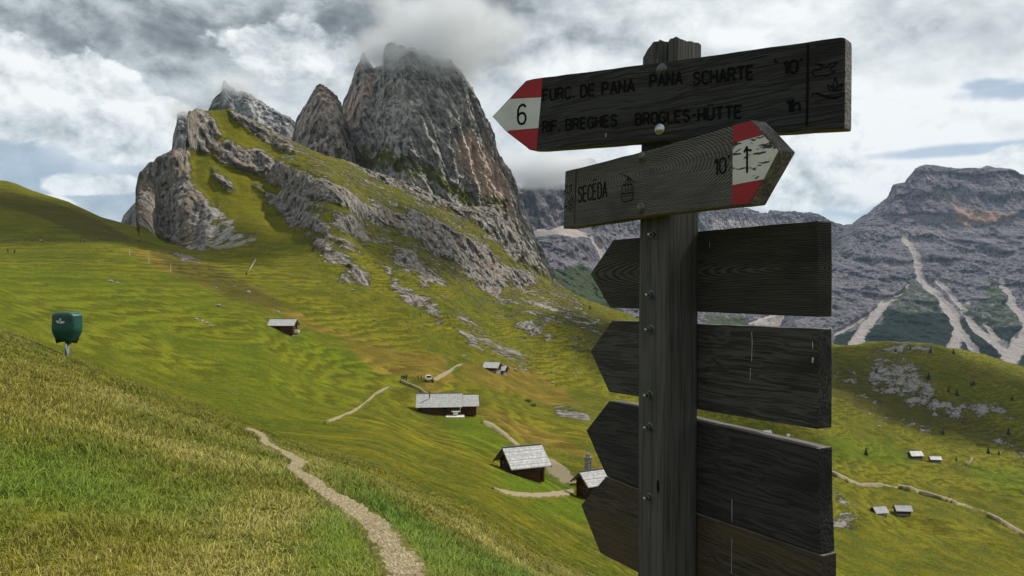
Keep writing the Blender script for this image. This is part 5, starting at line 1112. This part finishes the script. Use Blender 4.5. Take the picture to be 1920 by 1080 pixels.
BL = [(368, 599, 9, 'pale boulder uppermost of the row on the mid meadow'), (378, 603, 10, 'boulder second from the top in the short row on the mid meadow'), (388, 607, 9, 'boulder third from the top in the short row on the mid meadow'), (396, 612, 8, 'lowest boulder of the short row on the mid meadow'),
      (207, 528, 10, 'flat grey boulder alone on the upper left meadow'), (219, 531, 7, 'smaller boulder beside the flat grey one'), (409, 574, 10, 'low dark boulder above the short boulder row'), (440, 538, 7, 'light stone on the brown heath band'), (466, 548, 9, 'grey stone at the right end of the heath band'), (405, 540, 6, 'white speck of stone on the heath band'),
      (520, 586, 9, 'stone just above the lone small hut'), (1222, 760, 9, 'boulder in the gap behind the post'), (1630, 776, 7, 'pale block on the dark right slope'), (1648, 800, 8, 'block low on the dark right slope'), (1600, 700, 8, 'block above the dark right slope'), (968, 596, 9, 'boulder on the rib below the tall tower'), (900, 655, 8, 'pale boulder above the two small huts'), (870, 668, 7, 'boulder left above the two small huts'),
      (812, 508, 10, 'grey block under the long cliff'), (1082, 700, 8, 'boulder near the pointed end of the fourth board'), (965, 694, 9, 'dark boulder right of the two small huts'), (975, 690, 10, 'tall dark boulder by the ruined wall'), (985, 695, 8, 'rightmost dark boulder by the two small huts'),
      (1120, 602, 9, 'boulder at the foot of the far scree'), (1096, 590, 8, 'small boulder below the far green slope'), (1065, 583, 10, 'grey boulder at the end of the rocky rib'), (660, 545, 8, 'boulder on the steep middle slope'), (700, 600, 7, 'stone on the golden grass slope'), (1036, 718, 7, 'stone above the golden field')]
for i, (px, py, w_, lb) in enumerate(BL):
    q = hit(px, py); q.z = gz(q.x, q.y); s_ = w_*q.y/F/2; o = bpy.data.objects.new('boulder', BO[i % 4]); C.objects.link(o); o.location = q+Vector((0, 0, s_*.15)); o.scale = (s_, s_*.9, s_*.8); o.rotation_euler = (0, 0, i*1.3)
    tag(o, lb, 'boulder', 'boulders scattered on the slopes')

def leaf_mat(name, a, b2):
    def f(t, b):
        n = t.noise(coords(t), 3, 3, .6); oi = t.new('ShaderNodeNewGeometry').outputs['Random Per Island']
        t.set(b.inputs['Base Color'], t.mix(t.math('MULTIPLY_ADD', n, .5, t.math('MULTIPLY', oi, .5)), a, b2))
    return material(name, f, .8, .2)
M_NEED = leaf_mat('dark_conifer_needles', (.010, .022, .010), (.035, .055, .022)); M_LEAF = leaf_mat('dark_shrub_leaves', (.020, .035, .008), (.06, .075, .018)); M_BARK = plain('conifer_bark', (.06, .04, .03), .3, 9)
def conifer(seed):
    rnd = random.Random(seed); cr = MB()
    for i in range(15):
        z = .10+.88*i/15; r = .27*(1-z)+.015
        for j in range(9):
            a = j*.698+i*.9+rnd.random()*.4; l = r*rnd.uniform(.65, 1.15); w_ = .055+.05*(1-z)
            p0 = Vector((0, 0, z+.02)); p1 = Vector((math.cos(a)*l, math.sin(a)*l, z-.05-.05*l)); s_ = Vector((-math.sin(a), math.cos(a), 0))*w_
            pm2 = p0.lerp(p1, .55); cr.add([p0, pm2+s_+Vector((0, 0, -.02)), p1, pm2-s_+Vector((0, 0, -.02)), pm2+Vector((0, 0, .03))], [(0, 1, 4), (1, 2, 4), (2, 3, 4), (3, 0, 4)])
    cr.tube((0, 0, .92), (0, 0, 1.04), .012, .002, 5); return cr, MB().tube((0, 0, -.05), (0, 0, .95), .022, .006, 7)
CF = [conifer(i) for i in range(3)]; TR = [(1741, 712, 11, 'conifer highest of those on the pale scree'), (1779, 735, 9, 'conifer at the lower end of the scree beside a stone'), (1826, 722, 9, 'conifer on the crest of the right slope'), (1821, 724, 8, 'conifer just left of the crest pair'), (1794, 742, 10, 'conifer right of the scree patch'), (1891, 815, 11, 'lone conifer low on the dark right slope'),
      (1853, 850, 9, 'conifer beside the lowest scree tongue'), (1873, 853, 7, 'smaller conifer right of the scree tongue'), (1898, 751, 8, 'conifer near the right picture edge on the plateau'), (1680, 660, 7, 'conifer on the skyline knoll left of the massif foot'), (1745, 661, 8, 'conifer on the skyline knoll under the pale scree fan'), (1788, 663, 8, 'conifer on the skyline just above the meadow'), (1707, 656, 6, 'tiny conifer on the rocky knoll'),
      (1643, 700, 9, 'conifer at the upper left corner of the scree'), (1624, 853, 12, 'dark bush like conifer on the far lower meadow'), (1793, 863, 6, 'small conifer right of the two upper huts'), (1768, 815, 8, 'conifer under the long dark slope'), (1094, 575, 6, 'dark conifer on the far rocky meadow behind the boards'), (1106, 580, 8, 'larger dark conifer on the far rocky meadow'), (1130, 583, 6, 'conifer just left of the third board tip')]
for i, (px, py, h_, lb) in enumerate(TR):
    q = hit(px, py); q.z = gz(q.x, q.y)-.2; s_ = h_*q.y/F*1.25; e = empty('conifer', q, i*1.1, lb, 'conifer', 'dark conifers on the far slopes'); e.scale = (s_*1.35, s_*1.35, s_)
    cr, tr_ = CF[i % 3]; cr.build('crown', M_NEED, e); tr_.build('trunk', M_BARK, e)
def bush_mb(seed, n=420):
    rnd = random.Random(seed); m = MB()
    for i in range(n):
        a, zz_, r = rnd.random()*6.283, rnd.random(), rnd.random()**.4; lump = 1+.3*math.sin(a*3+seed)
        p = Vector((math.cos(a)*r*lump, math.sin(a)*r*lump*.8, zz_*.8*(1-.5*r*r)+.05)); d_ = Vector((rnd.gauss(0, 1), rnd.gauss(0, 1), rnd.gauss(0, 1))).normalized(); e_ = d_.orthogonal().normalized(); l = .13
        m.add([p-e_*l*.5, p+d_*l, p+e_*l*.5, p-d_*l*.3], [(0, 1, 2, 3)])
    return m
for i, (px, py, w_, lb) in enumerate([(990, 754, 12, 'dark green bush on the golden slope above the outcrop'), (1000, 762, 12, 'dark bush just below and right of another on the golden slope'), (940, 812, 9, 'low dark bush beside the dirt track'), (952, 822, 10, 'second dark bush lower along the dirt track'), (968, 838, 10, 'dark bush at the roof corner of the shingled hut'), (1075, 893, 8, 'low bush beside the gravel yard')]):
    q = hit(px, py); q.z = gz(q.x, q.y); s_ = w_*q.y/F/1.7; e = empty('bush', q, i, lb, 'bush', 'low dark bushes'); e.scale = (s_,)*3; bush_mb(i).build('foliage', M_LEAF, e); MB().tube((0, 0, -.1), (0, 0, .5), .04, n=5).build('stem', M_BARK, e)

stn = MB()
for i in range(420):
    k_ = random.random(); q_ = k_*(len(PL)-4); j = int(q_); f_ = q_-j
    side = random.choice((PL, PR)); x, y = side[j][0]*(1-f_)+side[j+1][0]*f_, side[j][1]*(1-f_)+side[j+1][1]*f_
    x2, y2 = (PR if side is PL else PL)[j]; mixk = random.random()**1.6*.9; x, y = x+(x2-x)*mixk+random.gauss(0, 3), y+(y2-y)*mixk*.3
    q = hit(x, y); q.z = gz(q.x, q.y)+.014; r_ = random.uniform(.008, .026); a = [random.uniform(.7, 1.3) for _ in range(6)]
    vs_ = [q+Vector((math.cos(t_*1.047)*r_*a[t_], math.sin(t_*1.047)*r_*a[t_], 0)) for t_ in range(6)]+[q+Vector((math.cos(t_*1.047)*r_*a[t_]*.55, math.sin(t_*1.047)*r_*a[t_]*.55, r_*.6)) for t_ in range(6)]
    stn.add(vs_, [(t_, (t_+1) % 6, (t_+1) % 6+6, t_+6) for t_ in range(6)]+[(6, 7, 8, 9, 10, 11)])
tag(stn.build('gravel', M_BOULD), 'small loose stones on the near footpath', 'gravel', kind='stuff')
# ------------------------------------------------------------------ meadow grass near the viewpoint
def grass_mat(t, b):
    a = t.n.new('ShaderNodeAttribute'); a.attribute_name = 'tint'; t.set(b.inputs['Base Color'], a.outputs['Color'])
M_GRASS = material('meadow_grass', grass_mat, .7, .25)
def inpoly(px, py, poly):
    P = np.asarray(poly, float); I = np.zeros(px.shape, bool)
    for a, b_ in zip(P, np.roll(P, -1, 0)):
        c = (a[1] > py) != (b_[1] > py); I ^= c & (px < (b_[0]-a[0])*(py-a[1])/((b_[1]-a[1]) or 1e-9)+a[0])
    return I
N = 330000
u_ = RNG.random(N); Yg = 2.6*(34/2.6)**(u_**.88); pxg = RNG.uniform(-220, 1330, N); Xg = (pxg-960)/F*Yg; Zg = ground(Xg, Yg)
pyg = 540-F*Zg/Yg
pathpoly = PL+PR[::-1]
Pw = polymask(pxg, pyg, pathpoly, 5)
keep = (Pw < .62*RNG.random(N)+.25) & (pyg < 1500) & (RNG.random(N) > .98*sstep(Yg, 9, 27))
Xg, Yg, Zg, pxg, pyg, Pw = (a[keep] for a in (Xg, Yg, Zg, pxg, pyg, Pw)); N = len(Xg)
clump = fbm(Xg/.42, Yg/.55, Xg*0, 4); patch = fbm(Xg/2.4, Yg/2.4, Xg*0+4, 4); patch2 = fbm(Xg/5., Yg/5., Xg*0+14, 3)
lushg = np.zeros(N)
for p_, s_ in (([(640, 940), (705, 1035), (718, 1090), (560, 1090), (560, 1000)], 40), ([(640, 890), (760, 960), (850, 1040), (1000, 1090), (800, 1090), (760, 1020), (690, 950)], 30), ([(-60, 820), (150, 840), (300, 900), (420, 940), (300, 1000), (-60, 1000)], 60)):
    lushg = np.maximum(lushg, polymask(pxg, pyg, p_, s_))
hgt = .76*(.040+.075*RNG.random(N)**2)*(1+1.3*np.clip(clump+.1, -.45, 1))*(1+.5*lushg)*(1+1.5*np.clip(fbm(Xg/.9, Yg/.9, Xg*0+31, 3)-.12, 0, .6))*np.clip(Yg/9, .62, 1.)*(1-.5*Pw)*(1-.7*sstep(Yg, 11, 26))
wid = np.maximum(.0030, .00060*Yg)*(.5+.9*RNG.random(N)**1.5)
comb = 2.4+1.4*fbm(Xg/1.7, Yg/1.7, Xg*0+8, 3); ang = comb+RNG.normal(0, 1.0, N); lean = .35+1.0*RNG.random(N)+.5*(patch > 0)
dirx_, diry_ = np.cos(ang), np.sin(ang); fa = RNG.random(N)*math.pi; sx_, sy_ = np.cos(fa)*wid, np.sin(fa)*wid*.5
b0 = np.stack([Xg, Yg, Zg-.01], 1); sd3 = np.stack([sx_, sy_, 0*sx_], 1); m1 = b0+np.stack([dirx_*lean*hgt*.35, diry_*lean*hgt*.35, hgt*.62], 1); tp = b0+np.stack([dirx_*lean*hgt*1.05, diry_*lean*hgt*1.05, hgt*(1.-.28*lean)], 1)
vsg = np.stack([b0-sd3, b0+sd3, m1-sd3*.8, m1+sd3*.8, tp], 1).reshape(-1, 3)
ix = (np.arange(N)*5)[:, None]; tri = np.concatenate([ix+np.array([[0, 1, 3]]), ix+np.array([[0, 3, 2]]), ix+np.array([[2, 3, 4]])], 0)
straw = np.clip(.25+1.0*patch+.5*patch2+RNG.normal(0, .26, N)-.8*lushg, 0, 1)[:, None]
cg = np.array([[.155, .175, .016]])*(1-lushg[:, None])+np.array([[.095, .195, .014]])*lushg[:, None]; cs_ = np.array([[.46, .38, .12]]); co_ = np.array([[.27, .215, .028]])
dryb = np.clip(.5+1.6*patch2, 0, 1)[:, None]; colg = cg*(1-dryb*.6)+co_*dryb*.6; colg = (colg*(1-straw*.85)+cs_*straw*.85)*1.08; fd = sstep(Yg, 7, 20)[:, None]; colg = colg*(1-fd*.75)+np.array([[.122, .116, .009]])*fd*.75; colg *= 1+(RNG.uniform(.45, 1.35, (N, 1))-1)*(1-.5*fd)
tint = np.concatenate([np.repeat(colg[:, None], 5, 1), np.ones((N, 5, 1))], 2); tint[:, :2, :3] *= .9
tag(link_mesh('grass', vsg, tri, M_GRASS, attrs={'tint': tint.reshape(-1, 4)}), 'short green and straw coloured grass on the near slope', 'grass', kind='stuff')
# broad leaves and tufts beside the path
ML2 = leaf_mat('broad_weed_leaves', (.050, .085, .008), (.11, .15, .02)); wl = MB()
for cx, cy, n_, sp in ((845, 1040, 60, 30), (770, 1000, 30, 26), (735, 960, 20, 22), (905, 1060, 40, 40)):
    for i in range(n_):
        px, py = cx+random.gauss(0, sp), cy+random.gauss(0, sp*.4)
        if py > 1100: continue
        q = hit(px, py); q.z = gz(q.x, q.y); a = random.random()*6.283; l = random.uniform(.03, .065); d_ = Vector((math.cos(a), math.sin(a), random.uniform(.3, 1.1))).normalized(); s_ = Vector((-math.sin(a), math.cos(a), 0))*l*.28
        b0_ = q+Vector((0, 0, .01)); wl.add([b0_, b0_+d_*l*.45+s_, b0_+d_*l, b0_+d_*l*.45-s_], [(0, 1, 2), (0, 2, 3)])
tag(wl.build('weeds', ML2), 'broad leaved weeds in the near grass', 'weeds', kind='stuff')

# ------------------------------------------------------------------ cloud that wraps the summits, and the air
def mist(name, label, c, size, dens, nscale, seed=0., jag=1.1):
    m = bpy.data.materials.new(name+'_vapour'); m.use_nodes = True; t = NT(m.node_tree); m.node_tree.nodes.remove(m.node_tree.nodes['Principled BSDF'])
    out = m.node_tree.nodes['Material Output']; P = coords(t)
    r = t.vmathv('LENGTH', P, (0, 0, 0)); n = t.noise(t.vmath('ADD', P, (seed, seed, 0)), nscale, 5, .6)
    q = t.math('SUBTRACT', 1., r); f = t.smooth(t.math('ADD', t.math('MULTIPLY', t.smooth(q, 0., .75), .55), t.math('MULTIPLY', t.math('SUBTRACT', n, .5), jag)), .10, .62)
    f = t.math('MULTIPLY', f, t.smooth(q, .0, .22))
    v = t.new('ShaderNodeVolumePrincipled'); v.inputs['Color'].default_value = (.90, .92, .95, 1); v.inputs['Anisotropy'].default_value = .0
    t.set(v.inputs['Density'], t.math('MULTIPLY', f, dens)); t.l.new(v.outputs[0], out.inputs['Volume'])
    bm = bmesh.new(); bmesh.ops.create_icosphere(bm, subdivisions=4, radius=1.); me = bpy.data.meshes.new(name); bm.to_mesh(me); bm.free(); me.materials.append(m)
    o = bpy.data.objects.new(name, me); C.objects.link(o); o.location = c; o.scale = size; return tag(o, label, 'cloud', kind='stuff')
def at(px, py, Y): return Vector(((px-960)/F*Y, Y, (540-py)/F*Y))
mist('cloud', 'grey cloud wrapping the top of the tall tower', at(812, 76, 1075), (158, 130, 96), .028, 2.2, .0, 1.7)
mist('cloud', 'ragged lower fringe of cloud over the flat top of the tall tower', at(795, 112, 1030), (92, 50, 36), .026, 2.6, 11., 1.5)
mist('cloud', 'wisp of cloud on the needle left of the tall tower', at(680, 100, 1050), (36, 50, 24), .022, 1.6, 3.)
mist('cloud', 'thin cloud drifting from the jagged crest', at(440, 160, 1200), (48, 60, 26), .035, 1.8, 7.)
mist('cloud', 'wisp of cloud over the thin pinnacle', at(346, 212, 785), (24, 40, 15), .05, 1.8, 5.)
mist('cloud', 'cloud hanging on the far wall beside the signs', at(1020, 318, 2900), (330, 300, 105), .018, 2.2, 9.)

# unseen cumulus added above the frame to shade slope, rib, heath, ramp and knoll
CM = bpy.data.materials.new('cumulus_vapour'); CM.use_nodes = True; t = NT(CM.node_tree); CM.node_tree.nodes.remove(CM.node_tree.nodes['Principled BSDF'])
v = t.new('ShaderNodeVolumePrincipled'); v.inputs['Color'].default_value = (.95, .96, .97, 1); v.inputs['Density'].default_value = .030
t.l.new(v.outputs[0], CM.node_tree.nodes['Material Output'].inputs['Volume'])
for i, (tx, ty, tz, rx, ry, alt, lb) in enumerate([(430, 720, -90, 190, 125, 900, 'unseen cumulus added to shade the dark right slope'), (112, 600, -45, 85, 230, 1000, 'long unseen cumulus added to shade the rocky rib'), (-235, 455, 45, 120, 75, 900, 'unseen cumulus added to shade the upper left heath'),
        (-60, 640, 60, 50, 110, 1000, 'unseen cumulus added to shade the upper grass ramp'), (40, 115, -26, 40, 26, 700, 'small unseen cumulus added to shade the near knoll')]):
    dist_ = alt/sd.z; c_ = Vector((tx, ty, tz))+sd*dist_
    bm = bmesh.new(); bmesh.ops.create_icosphere(bm, subdivisions=5, radius=1.); P_ = np.array([v_.co[:] for v_ in bm.verts])
    q_ = 1+.55*fbm(P_[:, 0]*1.7+i*7, P_[:, 1]*1.7, P_[:, 2]*1.7, 5)+.25*fbm(P_[:, 0]*3+i, P_[:, 1]*3, P_[:, 2]*3, 4, True)
    for v_, k_ in zip(bm.verts, q_): v_.co *= float(k_)
    me = bpy.data.meshes.new('cloud'); bm.to_mesh(me); bm.free(); me.materials.append(CM)
    o = bpy.data.objects.new('cloud', me); C.objects.link(o); o.location = c_; o.scale = (rx, ry, min(rx, ry)*.45); tag(o, lb, 'cloud', kind='stuff')

hz = bpy.data.materials.new('haze_air'); hz.use_nodes = True; t = NT(hz.node_tree); hz.node_tree.nodes.remove(hz.node_tree.nodes['Principled BSDF'])
v = t.new('ShaderNodeVolumePrincipled'); v.inputs['Color'].default_value = (.55, .74, 1., 1); v.inputs['Density'].default_value = 2.2e-5; v.inputs['Anisotropy'].default_value = .0
t.l.new(v.outputs[0], hz.node_tree.nodes['Material Output'].inputs['Volume'])
tag(MB().box((0, 0, 500), (36000, 36000, 2250)).build('haze', hz), 'thin blue air between the viewpoint and the far mountains', 'haze', kind='stuff')
